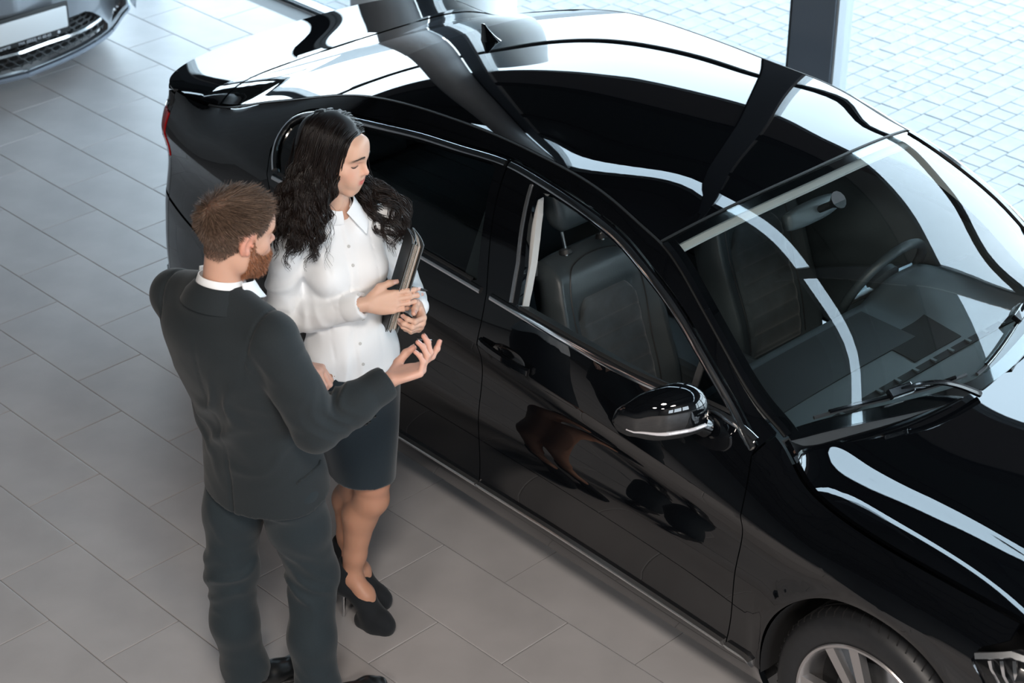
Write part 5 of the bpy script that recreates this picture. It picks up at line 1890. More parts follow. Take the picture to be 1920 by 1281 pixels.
# collar and lapels of the jacket: a band that stands round the neck and runs down the front
def ring_band(pts_in, pts_out, name, m, parent, th=.004):
    A = np.array(pts_in, float); B_ = np.array(pts_out, float)
    n = len(A)
    nn = np.cross(np.gradient(A, axis=0), B_ - A); nn /= np.linalg.norm(nn, axis=1)[:, None] + 1e-9
    rings = [[A[i] - nn[i] * th, A[i] * .5 + B_[i] * .5 + nn[i] * th, B_[i] + nn[i] * th * .6, B_[i] - nn[i] * th, A[i] * .5 + B_[i] * .5 - nn[i] * th, A[i] - nn[i] * th * 2] for i in range(n)]
    return add_loft(name, rings, m, parent, 60)
t = np.radians(np.linspace(-52, 232, 60))          # round the back of the neck, from right front to left front
def neck_curve(rx, ry, z0, tilt, c=(-.012, -.014)):
    return np.stack([c[0] + rx * np.cos(t), c[1] - ry * np.sin(t), z0 + tilt * np.sin(t)], 1)
top = neck_curve(.075, .073, 1.528, .018, (-.007, -.016)); bot = neck_curve(.112, .104, 1.466, .018, (-.010, -.018))
ring_band(top, bot, 'jacket_collar', M_SUIT, jk, .0045)
for sx in (1, -1):
    lp = curve([(.055 * sx - .01, .045, 1.475), (.075 * sx - .01, .085, 1.40), (.055 * sx, .115, 1.27), (.022 * sx, .150, 1.08)], 20)
    lo2 = curve([(.085 * sx - .01, .030, 1.462), (.135 * sx - .01, .080, 1.36), (.095 * sx, .118, 1.25), (.028 * sx, .158, 1.07)], 20)
    ring_band(lp if sx > 0 else lp[::-1], lo2 if sx > 0 else lo2[::-1], 'lapel', M_SUIT, jk, .004)
# pocket welt on the right side
def on_jacket(p, up=.002):
    d = ((jV - np.array(p)) ** 2).sum(1); i_ = d.argmin()
    return jV[i_] + JN[i_] * up
JN = vnormals(jV, jF)
pw = [on_jacket(p) for p in np.linspace((.215, .02, .925), (.195, .135, .945), 14)]
MB().tube(pw, .0042, 6).build('pocket_welt', M_SUIT, jk, True)
for k in range(3):
    p = mRe * (.30 - .06 * k) + mRw * (.70 + .06 * k)
    o_ = on_jacket(p + np.array((.02, -.04, -.05)), .001)
    MB().lathe([(0, .003), (.006, .003), (.0065, 0), (0, -.001)], 12, Matrix.Translation(Vector(o_))).build('cuff_button', M_SHOE, jk, True)

# ---- white shirt: collar round the neck, points to the front, a sliver of cuff
top = neck_curve(.0645, .0635, 1.546, .016, (-.006, -.014)); bot = neck_curve(.076, .074, 1.485, .014, (-.006, -.014))
sh = ring_band(top, bot, 'shirt_collar', M_SHIRT, MAN, .003)
fp = [(.052, .040, 1.505), (.075, .030, 1.468)]
cl = curve([(.066, -.012, 1.544), (.060, .034, 1.528), (.030, .068, 1.508)], 14); co = curve([(.082, -.008, 1.500), (.084, .040, 1.484), (.058, .086, 1.458)], 14)
ring_band(cl, co, 'collar_point', M_SHIRT, sh, .003)
cl = cl * np.array((-1, 1, 1)) + np.array((-.02, 0, 0)); co = co * np.array((-1, 1, 1)) + np.array((-.02, 0, 0))
ring_band(cl[::-1], co[::-1], 'collar_point', M_SHIRT, sh, .003)
pl = [[(x, y, z) for x, y, z in ((-.05, .088, z), (.0, .10, z), (.05, .088, z))] for z in np.linspace(1.06, 1.46, 12)]
V, F = loft(pl, closed_ring=False)
mk('shirt_front', V + np.array([0, 1, 0]) * np.interp(V[:, 2], [1.06, 1.3, 1.46], [.045, .0, -.045])[:, None], F, M_SHIRT, MAN, True)

# ---- shoes
def oxford(an, toe_dir, name='shoe'):
    d = np.array((toe_dir[0], toe_dir[1], 0.0)); d /= np.linalg.norm(d); s_ = np.array((d[1], -d[0], 0))
    r = empty(name, (0, 0, 0), 0, MAN)
    v = Vol(an - np.array((.20, .20, .10)), an + np.array((.28, .28, .10)), .005)
    g = np.array((an[0], an[1], 0.0))
    v.chain([g - d * .035 + np.array((0, 0, .045)), g + d * .03 + np.array((0, 0, .048)), g + d * .10 + np.array((0, 0, .036)), g + d * .175 + np.array((0, 0, .030)), g + d * .215 + np.array((0, 0, .026))], [.034, .038, .037, .036, .026], .02)
    v.cone(g - d * .02 + np.array((0, 0, .05)), g - d * .02 + np.array((0, 0, .10)), .036, .036, .02)
    v.put(lambda X, Y, Z: .014 - Z, an - .3, an + .3, 0, 'and')
    vol_obj('shoe_upper', v, M_SHOE, r, 2)
    v = Vol(an - np.array((.20, .20, .12)), an + np.array((.28, .28, .0)), .005)
    v.chain([g - d * .035 + np.array((0, 0, .02)), g + d * .04 + np.array((0, 0, .02)), g + d * .15 + np.array((0, 0, .02)), g + d * .215 + np.array((0, 0, .02))], [.038, .036, .042, .030], .02)
    v.put(lambda X, Y, Z: np.maximum(.0005 - Z, Z - .015), an - .3, an + .3, 0, 'and')
    vol_obj('shoe_sole', v, M_RUBBER, r, 1)
oxford(mLa + np.array((0, .0, 0)), (.38, .92))
oxford(mRa + np.array((0, .0, 0)), (.30, .95))

# ---- car key held in the right hand
kp = r_tips['thumb'] * .55 + r_tips['index'] * .45 - RMh[:, 2] * .010
KEY = empty('car_key', tuple((Matrix.Rotation(math.radians(8), 3, 'Z') @ Vector(kp)) + Vector((2.94, -1.0, 0))), math.radians(40))
tag(KEY, 'small silver and black car key in the hand of the bearded man', 'key')
MB().box((-.022, -.009, -.006), (.022, .009, .006), .004).build('key_body', M_GLOSSB, KEY, True)
MB().box((-.020, -.010, -.002), (.020, .010, .002), .0015).build('key_rim', M_CHROME, KEY, True)
# ================================================================== the woman
WRZ = math.radians(-96)
WO = Vector((2.74, -.44, 0))
WOM = empty('person', tuple(WO), WRZ)
tag(WOM, 'woman with long wavy black hair in a white shirt and navy skirt holding folders', 'person')
w_head = np.array((.018, .026, 1.672)); w_HM = rotm(30, -10, -3)
w_neck = np.array((.004, -.012, 1.470))
TR = -14                                   # the chest turns a little towards her right
wRs, wRe, wRw = np.array((.150, -.035, 1.405)), np.array((.185, -.050, 1.135)), np.array((.034, .168, 1.235))
wLs, wLe, wLw = np.array((-.150, .030, 1.405)), np.array((-.215, .040, 1.140)), np.array((-.140, .200, 1.180))
wRh, wRk, wRa = np.array((.062, .045, .98)), np.array((-.002, .120, .555)), np.array((.052, .062, .185))
wLh, wLk, wLa = np.array((-.068, .035, .98)), np.array((-.010, .035, .555)), np.array((-.006, -.050, .185))
WS = .955
hv = head_volume(w_head, w_HM, w_neck, True, neck_r=(.043, .046), s=WS)
wV, wF = hv.mesh(2); wF = outward(wV - wV.mean(0), wF)
tn, _ = skin_tint(wV, (.70, .43, .315), (.74, .32, .23), (.60, .11, .10), w_head, w_HM, (.022, .012, .010), True)
parts = [(wV, wF)]; tints = [tn]; NA = []
def whand_tint(V, tips):
    c = np.tile(np.array((.70, .44, .33)), (len(V), 1))
    for t_ in tips.values():
        m = np.exp(-((V - t_) ** 2).sum(1) / .014 ** 2)[:, None] * .45
        c = c * (1 - m) + np.array((.66, .30, .23)) * m
    return c
# right hand on the folders, back of the hand to the viewer
faW = (wRw - wRe) / np.linalg.norm(wRw - wRe)
RMw = hand_frame((-.83, .52, .10), (.45, .75, .42))
RMw[:, 0] *= 1
if (RMw[:, 0] @ np.array((0, 0, 1.))) < 0: RMw[:, 0] *= -1      # thumb upwards
curls = {'index': (8, 22, 14), 'middle': (12, 26, 15), 'ring': (15, 28, 16), 'pinky': (18, 30, 16)}
hvR, wr_tips, nl = hand_volume(wRw + faW * .015, RMw, 1, curls, [(.62, .70, .05), (.25, .95, -.10), (.05, .98, -.25), (.2, .1, .95)], s=.90, wrist_back=.028)
a, b = hvR.mesh(2); b = outward(a - a.mean(0), b)
parts.append((a, b)); tints.append(whand_tint(a, wr_tips)); NA += nl
# left hand clasping the folders from beyond, fingers towards the viewer
fbW = (wLw - wLe) / np.linalg.norm(wLw - wLe)
LMw = hand_frame((.42, .80, -.12), (-.72, .55, -.25))
if (LMw[:, 0] @ np.array((0, 0, 1.))) < 0: LMw[:, 0] *= -1
curls = {'index': (50, 62, 30), 'middle': (54, 64, 32), 'ring': (58, 64, 32), 'pinky': (60, 62, 30)}
hvL, wl_tips, nl = hand_volume(wLw, LMw, -1, curls, [(.55, .75, -.30), (.1, .95, -.35), (0, .95, -.3), (.5, .1, .8)], s=.90, wrist_back=.035)
a, b = hvL.mesh(2); b = outward(a - a.mean(0), b)
parts.append((a, b)); tints.append(whand_tint(a, wl_tips)); NA += nl
# legs and trunk
lv = Vol((-.20, -.20, .06), (.22, .26, 1.02), .0062)
for hp, kn, an in ((wRh, wRk, wRa), (wLh, wLk, wLa)):
    up_ = kn * .5 + hp * .5
    cf = kn * .62 + an * .38 + np.array((0, -.022, 0))
    lw = kn * .22 + an * .78 + np.array((0, -.004, 0))
    lv.chain([hp, up_, kn + np.array((0, .0, .02)), kn + np.array((0, -.002, -.06)), cf, lw, an], [.080, .073, .058, .053, .055, .036, .032], .02)
    lv.ell(kn + np.array((0, .028, .0)), (.030, .022, .034), None, .02)
# feet in high heels
def foot_pts(an, d):
    d = np.array((d[0], d[1], 0.0)); d /= np.linalg.norm(d)
    heel = an - d * .028 + np.array((0, 0, -.045))
    ball_ = an + d * .076 + np.array((0, 0, -.130))
    toe = an + d * .118 + np.array((0, 0, -.150))
    return d, heel, ball_, toe
dR = (-.36, .93); dL = (-.46, .89)
for an, d in ((wRa, dR), (wLa, dL)):
    dd, he, ba, to = foot_pts(an, d)
    lv.chain([an + np.array((0, 0, .0)), an + dd * .05 + np.array((0, 0, -.060)), ba], [.031, .031, .028], .02)
    lv.cone(an, he, .029, .026, .02)
V, F = lv.mesh(2); F = outward(V - V.mean(0), F)
parts.append((V, F))
lt = np.tile(np.array((.50, .255, .165)), (len(V), 1))
kk = sum(np.exp(-((V - (k_ + np.array((0, .05, 0)))) ** 2).sum(1) / .05 ** 2) for k_ in (wRk, wLk))[:, None] * .4
tints.append(lt * (1 - kk) + np.array((.58, .28, .19)) * kk)
core = Vol((-.28, -.16, .95), (.26, .26, 1.56), .010)
core.column([.96, 1.05, 1.17, 1.30, 1.41], [-.003, -.003, 0, .002, .003], [.035, .035, .025, .015, 0], [.135, .13, .098, .115, .11], [.10, .09, .075, .085, .06], .03, rot=math.radians(TR))
core.cone((0, -.01, 1.38), w_neck + np.array((0, .005, .04)), .06, .042, .03)
for s_, e_, w_ in ((wRs, wRe, wRw), (wLs, wLe, wLw)): core.chain([s_, e_, w_], [.036, .030, .021], .02)
a, b = core.mesh(1); b = outward(a - a.mean(0), b)
parts.append((a, b)); tints.append(np.tile(np.array((.62, .36, .26)), (len(a), 1)))
V, F = join(parts)
wbody = mk('body', V, F, M_SKIN, WOM, True)
set_tint(wbody, np.vstack(tints))
nail_mesh(NA).build('finger_nails', M_NAIL, WOM, True, 60)
# lashes and brows
WN = vnormals(wV, wF)
qw = to_head(wV, w_head, w_HM, WS)
def on_face(x, y, z, up):
    d = ((qw - np.array((x, y, z))) ** 2).sum(1); k = np.argsort(d)[:6]
    wt = 1 / (d[k] + 1e-6); wt /= wt.sum()
    n = (WN[k] * wt[:, None]).sum(0); n /= np.linalg.norm(n)
    return (wV[k] * wt[:, None]).sum(0) + n * up
M_LASH = mat('dark_lash', (.012, .009, .008), .6)
for sx in (-1, 1):
    MB().tube([on_face(sx * (.0185 + .0265 * u), .088 - .012 * u, -.0045 + .004 * math.sin(math.pi * u) * -1 + .002 * u, .0002) for u in np.linspace(0, 1, 12)], np.interp(np.linspace(0, 1, 12), [0, .5, 1], [.0005, .0014, .0012]), 6).build('eyelashes', M_LASH, WOM, True)
    MB().tube([on_face(sx * (.0125 + .036 * u), .095 - .02 * u, .0225 + .0070 * math.sin(math.pi * (.25 + .6 * u)) - .003 * u, -.0004) for u in np.linspace(0, 1, 16)], np.interp(np.linspace(0, 1, 16), [0, .3, 1], [.0022, .0026, .0007]), 6).build('eyebrow', M_LASH, WOM, True)
# ring and earring
rp = wRw + RMw @ (np.array((-.016, .110, -.006)) * .9)
tt = np.linspace(0, 2 * np.pi, 24, endpoint=False)
MB().tube([rp + RMw[:, 0] * .0095 * math.cos(x) + RMw[:, 2] * .0095 * math.sin(x) for x in tt], .0012, 6, closed=True).build('finger_ring', M_GOLD, WOM, True)
ep = w_head + w_HM @ (np.array((.080, -.006, -.042)) * WS)
MB().lathe([(0, .005), (.003, .004), (.0045, 0), (.003, -.004), (0, -.005)], 12, Matrix.Translation(Vector(ep))).build('earring', M_STEEL, WOM, True)

# ---- skirt
sv = Vol((-.22, -.17, .52), (.22, .26, 1.14), .0062)
zs = [.55, .62, .70, .80, .90, .98, 1.06, 1.12]
sv.column(zs, [.004, .004, .003, .002, -.001, -.003, -.003, -.002], [.078, .076, .070, .058, .045, .037, .034, .032], [.100, .107, .120, .138, .150, .150, .136, .118], [.118, .117, .115, .112, .116, .116, .105, .094], .02, p=2.3, rot=math.radians(TR))
sv.displace(lambda X, Y, Z: -.6 * fold(.010, (.5, .5, 1), 48, 1.0)(X, Y, Z) * ball((.06, .10, .98), .14)(X, Y, Z) - .003 * vnoise(X * 8, Y * 8, Z * 6))
sv.put(lambda X, Y, Z: .572 + .012 * sm(X, -.1, .1) - Z, (-.22, -.17, .5), (.22, .26, .7), 0, 'and')
sv.chain([wRk + np.array((0, 0, .05)), wRk + np.array((0, 0, -.10))], [.060, .060], .004, 'sub')
sv.chain([wLk + np.array((0, 0, .05)), wLk + np.array((0, 0, -.10))], [.060, .060], .004, 'sub')
vol_obj('skirt', sv, M_SKIRT, WOM, 2)

# ---- shirt
bv = Vol((-.30, -.19, .92), (.29, .30, 1.56), .0055)
zs = [.95, .99, 1.04, 1.10, 1.17, 1.25, 1.33, 1.40, 1.445]
ro = math.radians(TR)
bv.column(zs, [-.003, -.003, -.003, -.002, 0, .001, .002, .002, .003], [.036, .036, .036, .034, .028, .020, .010, -.002, -.008], [.152, .152, .144, .124, .112, .122, .134, .128, .085],
          [.122, .120, .112, .098, .088, .092, .096, .082, .055], .02, p=2.15, rot=ro)
cr_, sr_ = math.cos(ro), math.sin(ro)
R2 = lambda x, y: (cr_ * x - sr_ * y, sr_ * x + cr_ * y)
for sx in (-1, 1):
    x, y = R2(sx * .062, .072)
    bv.ell((x, y + .010, 1.300), (.056, .050, .058), None, .04)
bv.cone((.0, -.012, 1.440), wRs + np.array((-.01, 0, .0)), .042, .045, .03)
bv.cone((.0, -.008, 1.440), wLs + np.array((.01, 0, .0)), .042, .045, .03)
sl = Vol((-.30, -.19, .92), (.29, .30, 1.56), .0055)
sl.chain([wRs, wRs * .5 + wRe * .5 + np.array((.006, -.004, 0)), wRe, wRe * .5 + wRw * .5, wRw - faW * .035, wRw - faW * .002], [.052, .049, .047, .042, .038, .037], .012)
cpw = wRw - faW * .004
sl.put(lambda X, Y, Z: (X - cpw[0]) * faW[0] + (Y - cpw[1]) * faW[1] + (Z - cpw[2]) * faW[2], wRw - .06, wRw + .06, 0, 'and')
sl.cone(cpw - faW * .03, cpw + faW * .03, .029, .031, .002, 'sub')
qq = np.maximum(.012 - np.abs(bv.D - sl.D), 0) / .012
bv.D = (np.minimum(bv.D, sl.D) - qq * qq * .003).astype(np.float32)
bv.chain([wLs, wLs * .5 + wLe * .5, wLe, wLe * .5 + wLw * .5, wLw - fbW * .01], [.052, .048, .047, .042, .036], .012)
bv.displace(lambda X, Y, Z: -.9 * fold(.022, (-.6, .6, .35), 125, 2.2, .8)(X, Y, Z) * ball(wRe + np.array((-.03, .04, .03)), .075)(X, Y, Z))
bv.displace(lambda X, Y, Z: -.8 * fold(.017, (.3, .1, 1), 95, 3.1, .8)(X, Y, Z) * ball(wRs * .45 + wRe * .55, .10)(X, Y, Z))
bv.displace(lambda X, Y, Z: -.8 * fold(.016, (.7, -.2, 1), 70, 5.2, .9)(X, Y, Z) * ball((.08, .06, 1.20), .13)(X, Y, Z) - .8 * fold(.014, (1, .5, .25), 75, 7.7, .9)(X, Y, Z) * ball((.04, .10, 1.02), .12)(X, Y, Z) - .0022 * vnoise(X * 11, Y * 11, Z * 7))
# placket and dart seams
px, py = R2(.0, 1.0)
def seam_at(x0, w_, amp):
    return lambda X, Y, Z: amp * np.exp(-((cr_ * X + sr_ * Y - x0) / w_) ** 2) * ((-sr_ * X + cr_ * Y) > .02)
bv.displace(seam_at(.0, .010, -.0022)); bv.displace(seam_at(.0125, .0022, .0022)); bv.displace(seam_at(.075, .0022, .0024)); bv.displace(seam_at(-.075, .0022, .0024))
# cuff edge
cz = wRw - faW * .060
bv.displace(lambda X, Y, Z: (.0028 * np.exp(-((((X - cz[0]) * faW[0] + (Y - cz[1]) * faW[1] + (Z - cz[2]) * faW[2])) / .003) ** 2) - .0022 * (((X - cz[0]) * faW[0] + (Y - cz[1]) * faW[1] + (Z - cz[2]) * faW[2]) > 0)) * ball(wRw - faW * .03, .07)(X, Y, Z))
# hem dips at front and back, rises at the side
bv.put(lambda X, Y, Z: .968 + .030 * np.exp(-((-sr_ * X + cr_ * Y - .04) / .05) ** 2) - Z, (-.30, -.19, .9), (.29, .30, 1.06), 0, 'and')
bv.cone(w_neck + np.array((0, .0, -.005)), w_neck + np.array((.006, .022, .12)), .048, .060, .004, 'sub')
shirt, sV, sF = vol_obj('shirt', bv, M_SHIRT, WOM, 2)
SN = vnormals(sV, sF)
t = np.radians(np.linspace(-70, 250, 60)) + ro
cN = (w_neck[0] + .003, w_neck[1] + .006)
def wneck(rx, ry, z0, tilt): return np.stack([cN[0] + rx * np.cos(t), cN[1] - ry * np.sin(t), z0 + tilt * np.sin(t)], 1)
ring_band(wneck(.051, .052, 1.512, .022), wneck(.058, .058, 1.462, .012), 'collar_band', M_SHIRT, shirt, .0022)
tb = t
for sx in (1, -1):
    a_ = np.array([R2(.050 * sx, -.010), R2(.050 * sx, .022), R2(.018 * sx, .052)])
    o_ = np.array([R2(.074 * sx, -.014), R2(.086 * sx, .034), R2(.062 * sx, .096)])
    A3 = curve(np.column_stack([a_ + cN, (1.524, 1.508, 1.482)]), 14); O3 = curve(np.column_stack([o_ + cN, (1.474, 1.456, 1.424)]), 14)
    ring_band(A3 if sx > 0 else A3[::-1], O3 if sx > 0 else O3[::-1], 'collar_point', M_SHIRT, shirt, .0022)
back_t = np.radians(np.linspace(0, 180, 30)) + ro
A3 = np.stack([cN[0] + .052 * np.cos(back_t), cN[1] - .053 * np.sin(back_t), 1.520 + .014 * np.sin(back_t)], 1)
O3 = np.stack([cN[0] + .074 * np.cos(back_t), cN[1] - .072 * np.sin(back_t), 1.472 + .010 * np.sin(back_t)], 1)
ring_band(A3, O3, 'collar_fall', M_SHIRT, shirt, .0022)
def on_shirt(p, up=.001):
    i_ = ((sV - np.array(p)) ** 2).sum(1).argmin()
    return sV[i_] + SN[i_] * up, SN[i_]
for z in (1.455, 1.385, 1.315, 1.245, 1.175, 1.105, 1.035):
    x, y = R2(0, .2)
    p, n = on_shirt((x, y, z))
    Mx = Matrix.Translation(Vector(p)) @ Vector(n).to_track_quat('Z', 'Y').to_matrix().to_4x4()
    MB().lathe([(0, .0012), (.0045, .0012), (.005, .0002), (0, -.001)], 14, Mx).build('shirt_button', M_HEADL, shirt, True)
p, n = on_shirt(wRe + np.array((.05, -.01, .02)))
MB().lathe([(0, .0012), (.0045, .0012), (.005, .0002), (0, -.001)], 14, Matrix.Translation(Vector(p)) @ Vector(n).to_track_quat('Z', 'Y').to_matrix().to_4x4()).build('sleeve_button', M_HEADL, shirt, True)

# ---- high heeled ankle shoes
def pump(an, d):
    dd, he, ba, to = foot_pts(an, d)
    r = empty('high_heel_shoe', (0, 0, 0), 0, WOM)
    v = Vol(an + np.array((-.20, -.20, -.20)), an + np.array((.20, .24, .06)), .0042)
    v.chain([an + np.array((0, 0, -.004)) - dd * .012, he + dd * .01, an + dd * .045 + np.array((0, 0, -.075)), ba + np.array((0, 0, -.004)), to + np.array((0, 0, .006)), to + dd * .022 + np.array((0, 0, .002))], [.038, .035, .037, .040, .032, .021], .02)
    v.cone(an - dd * .012 + np.array((0, 0, .03)), he, .038, .034, .02)
    # platform sole
    g = np.array((0, 0, 1.0))
    bz = np.array((ba[0], ba[1], .020)); tz = np.array((to[0], to[1], .018))
    v.chain([bz - dd * .03, bz + dd * .015, tz + dd * .01], [.035, .039, .031], .015)
    v.put(lambda X, Y, Z: .001 - Z, an - .3, an + .3, 0, 'and')
    # V opening over the instep and round the ankle
    v.chain([an + np.array((0, 0, .085)), an + dd * .010 + np.array((0, 0, .052))], [.055, .036], .004, 'sub')
    v.chain([an + dd * .050 + np.array((0, 0, .012)), an + dd * .088 + np.array((0, 0, -.062))], [.021, .012], .004, 'sub')
    vol_obj('shoe_upper', v, M_SUEDESHOE, r, 2)
    hb = he + np.array((0, 0, -.01)) - dd * .008
    b_ = MB(); b_.tube([hb + dd * .004, hb * np.array((1, 1, 0)) - dd * .002 + np.array((0, 0, .0005))], np.array([.0085, .0055]), 12)
    b_.build('stiletto_heel', M_STEEL, r, True)
pump(wRa, dR); pump(wLa, dL)

# ---- hair: a cap over the skull and long waving locks
q = to_head(wV, w_head, w_HM, WS)
hc = Vol(w_head - .15, w_head + .16, .005)
T = lambda p: w_head + w_HM @ (np.array(p, float) * WS)
hc.ell(T((0, -.020, .036)), np.array((.086, .104, .092)) * WS, w_HM, .01)
hc.ell(T((0, -.045, -.02)), np.array((.085, .080, .095)) * WS, w_HM, .03)
hc.ell(T((0, .092, -.025)), np.array((.047, .078, .086)) * WS, w_HM, .012, 'sub')      # the face stays free
hc.displace(lambda X, Y, Z: -.003 * vnoise(X * 30, Y * 30, Z * 14))
hair, cV, cF = vol_obj('hair', hc, M_HAIRD, WOM, 2)
def wave(P, amp, k, ph, N_, B_):
    s_ = np.linspace(0, 1, len(P))
    g = (.04 + .96 * sm(s_, .25, .65)) * amp
    return P + N_ * (g * np.sin(k * 2 * np.pi * s_ + ph))[:, None] + B_ * (.7 * g * np.cos(k * 2 * np.pi * s_ + ph))[:, None]
rs = np.random.RandomState(11)
lk = MB()
LV, LF, LC, nb = [], [], [], 0
def clump(ctrl, strands, width, amp, k, ph, rad, n=50):
    """a lock: many fine strands that share one wave"""
    global nb
    G = curve(ctrl, n)
    T_, N_, B_ = frames(G)
    s_ = np.linspace(0, 1, n)
    for j in range(strands):
        a = rs.uniform(0, 6.28); d = math.sqrt(rs.rand()) * width
        spread_ = np.interp(s_, [0, .15, .5, .85, 1], [.55, .85, 1.0, 1.0, .55])
        P = G + (N_ * math.cos(a) + B_ * .75 * math.sin(a)) * (d * spread_)[:, None]
        P = wave(P, amp * rs.uniform(.8, 1.25), k + rs.uniform(-.10, .10), ph + rs.uniform(-.5, .5), N_, B_)
        P = wave(P, .0018, k * 2.1, rs.uniform(0, 6.28), N_, B_)
        e = int(n * rs.uniform(.82, 1.0))
        r = rad * rs.uniform(.6, 1.25) * np.interp(s_[:e], [0, .1, .75, 1], [.7, 1, .8, .25])
        V, F = tube_mesh(P[:e], r, 3, False, False, flat=.8)
        LV.append(V); LF.append(np.array(F) + nb); nb += len(V)
        tone = rs.uniform(.6, 1.5)
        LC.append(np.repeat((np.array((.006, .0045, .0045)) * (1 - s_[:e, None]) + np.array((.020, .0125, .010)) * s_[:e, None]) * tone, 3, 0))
for i in range(120):
    side = 1 if i % 2 == 0 else -1
    v = rs.uniform(-1, 1)
    ry = np.interp(v, [-1, 1], [-.092, .066])
    root = np.array((-.010 + side * rs.uniform(-.002, .012), ry, .031 + .090 * math.sqrt(max(.02, 1 - ((ry + .020) / .106) ** 2))))
    th = np.interp(ry, [-.092, .066], [2.35, .80]) + rs.uniform(-.2, .2)
    ps = np.array((side * math.sin(th) * .092, -.022 + math.cos(th) * .100, .012 + rs.uniform(-.015, .02)))
    if ps[1] > .052: ps[1] = .052 + rs.uniform(-.014, .006); ps[0] = side * max(abs(ps[0]), .068)
    low = ps * np.array((1.18, 1.05, 1)) + np.array((side * .008, -.010, -.110))
    P = [T(root), T(root * .5 + ps * .5 + np.array((side * .022, 0, .018))), T(ps), T(low)]
    pl_ = P[-1]
    out = np.array((pl_[0] - w_head[0], pl_[1] - w_head[1], 0)); out /= np.linalg.norm(out) + 1e-9
    leftside = side < 0
    if leftside:
        L = rs.uniform(.19, .29); drift = np.array((-.004, .050, 0)) * rs.uniform(.3, 1.6)      # falls before her left shoulder
    else:
        L = rs.uniform(.13, .23); drift = np.array((.024, -.016, 0)) * rs.uniform(.3, 1.6)      # spreads over her right shoulder
    e1 = pl_ + out * rs.uniform(.010, .034) + drift + np.array((0, 0, -L * .5))
    e2 = e1 + out * rs.uniform(-.004, .030) + drift + np.array((0, 0, -L * .5))
    P += [e1, e2]
    for k_ in range(3, 6):
        p = P[k_]
        rr = math.hypot(p[0] / .168, (p[1] - .01) / (.150 if p[1] > .01 else .128))
        if p[2] < 1.455 and rr < 1: P[k_] = np.array((p[0] / max(rr, .4), .01 + (p[1] - .01) / max(rr, .4), p[2]))
        elif p[2] >= 1.455 and rr < .52: P[k_] = np.array((p[0] * .52 / max(rr, .2), .01 + (p[1] - .01) * .52 / max(rr, .2), p[2]))
    for k_ in range(3, 6):                                               # stay outside the sleeves
        for sa, sb in ((wRs, wRe), (wLs, wLe)):
            ba_ = sb - sa; tt_ = np.clip((P[k_] - sa) @ ba_ / (ba_ @ ba_), 0, 1)
            dv = P[k_] - (sa + ba_ * tt_); dn_ = np.linalg.norm(dv)
            if dn_ < .082:
                dv = dv / (dn_ + 1e-6) + np.array((0, .9, .25)); dv /= np.linalg.norm(dv)
                P[k_] = sa + ba_ * tt_ + dv * .086
    clump(P, 24, rs.uniform(.008, .015), rs.uniform(.008, .014), rs.uniform(5.0, 7.0), rs.uniform(0, 6.28), .0016)
for i in range(70):                                                     # loose strands
    side = rs.choice((-1, 1)); th = rs.uniform(.9, 2.9)
    p0 = T((side * math.sin(th) * .095, -.02 + math.cos(th) * .11, rs.uniform(-.05, .06)))
    out = p0 - w_head; out[2] = 0; out /= np.linalg.norm(out)
    L = rs.uniform(.14, .30)
    p1 = p0 + out * rs.uniform(.015, .05) + np.array((0, 0, -L * .5)); p2 = p1 + out * rs.uniform(-.01, .03) + np.array((0, 0, -L * .5))
    clump([p0, p1, p2], 2, .004, .010, 2.4, rs.uniform(0, 6.28), .0008)
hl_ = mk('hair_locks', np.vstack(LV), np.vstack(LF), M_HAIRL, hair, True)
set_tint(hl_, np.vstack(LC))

# ---- the folders and the pen she holds (things of their own)
def w2world(p): return WO + Matrix.Rotation(WRZ, 3, 'Z') @ Vector(p)
M_COVER = mat('grey_folder_cover', (.10, .115, .125), .55, bump=(300, .1, .0005))
M_PAPER = mat('paper', (.80, .76, .70), .8)
M_KRAFT = mat('tan_paper', (.56, .40, .30), .8)
f_top = np.array((-.172, .138, 1.428)); f_bot = np.array((-.078, .106, 1.116))
axu = (f_top - f_bot) / np.linalg.norm(f_top - f_bot)
axw = np.array((.40, .91, .04)); axw -= axu * (axw @ axu); axw /= np.linalg.norm(axw)       # from the spine to the open edge
axn = np.cross(axu, axw)
def folder(name, label, cover, width, dz0, open_, paper, up=0.0):
    root = empty(name, tuple(w2world(f_bot)), WRZ); tag(root, label, 'folder')
    def sheet(nm, n0, n1, m, inset_=.0, th=.0012, par=root):
        rings = []
        for s_ in np.linspace(0, 1, 14):
            off = n0 + (n1 - n0) * s_ ** 1.3 + .006 * math.sin(s_ * 3.0)
            for_ = []
            c0 = axw * (inset_ * .3 + (width - inset_) * s_) + axn * off
            lo_ = c0 + axu * (inset_ + up + .02 * s_); hi_ = c0 + axu * (.315 - inset_ + up - .0 * s_)
            rings.append([lo_ - axn * th, hi_ - axn * th, hi_ + axn * th, lo_ + axn * th])
        return add_loft(nm, rings, m, par, 30)
    sheet('cover', dz0, dz0 - open_, cover); sheet('cover', dz0 + .003, dz0 + .003 + open_ * .2, cover)
    for k in range(paper):
        f_ = (k + .5) / paper
        sheet('page', dz0 + .001 + .0015 * f_, dz0 - open_ * .8 * (1 - f_) + open_ * .1, (M_PAPER, M_KRAFT, M_PAPER, M_PAPER)[k % 4], .004 + .003 * (k % 3), .0005)
    return root
folder('folder', 'dark grey folder of papers held against the white shirt', M_COVER, .122, .004, .024, 6)
folder('folder', 'slim black notebook held behind the grey folder', M_RUBBER, .116, -.012, .010, 4, -.004)
PEN = empty('pen', tuple(w2world(wr_tips['index'])), WRZ); tag(PEN, 'black pen between the fingers of the woman', 'pen')
pd = np.array((.78, -.40, .30)); pd /= np.linalg.norm(pd)
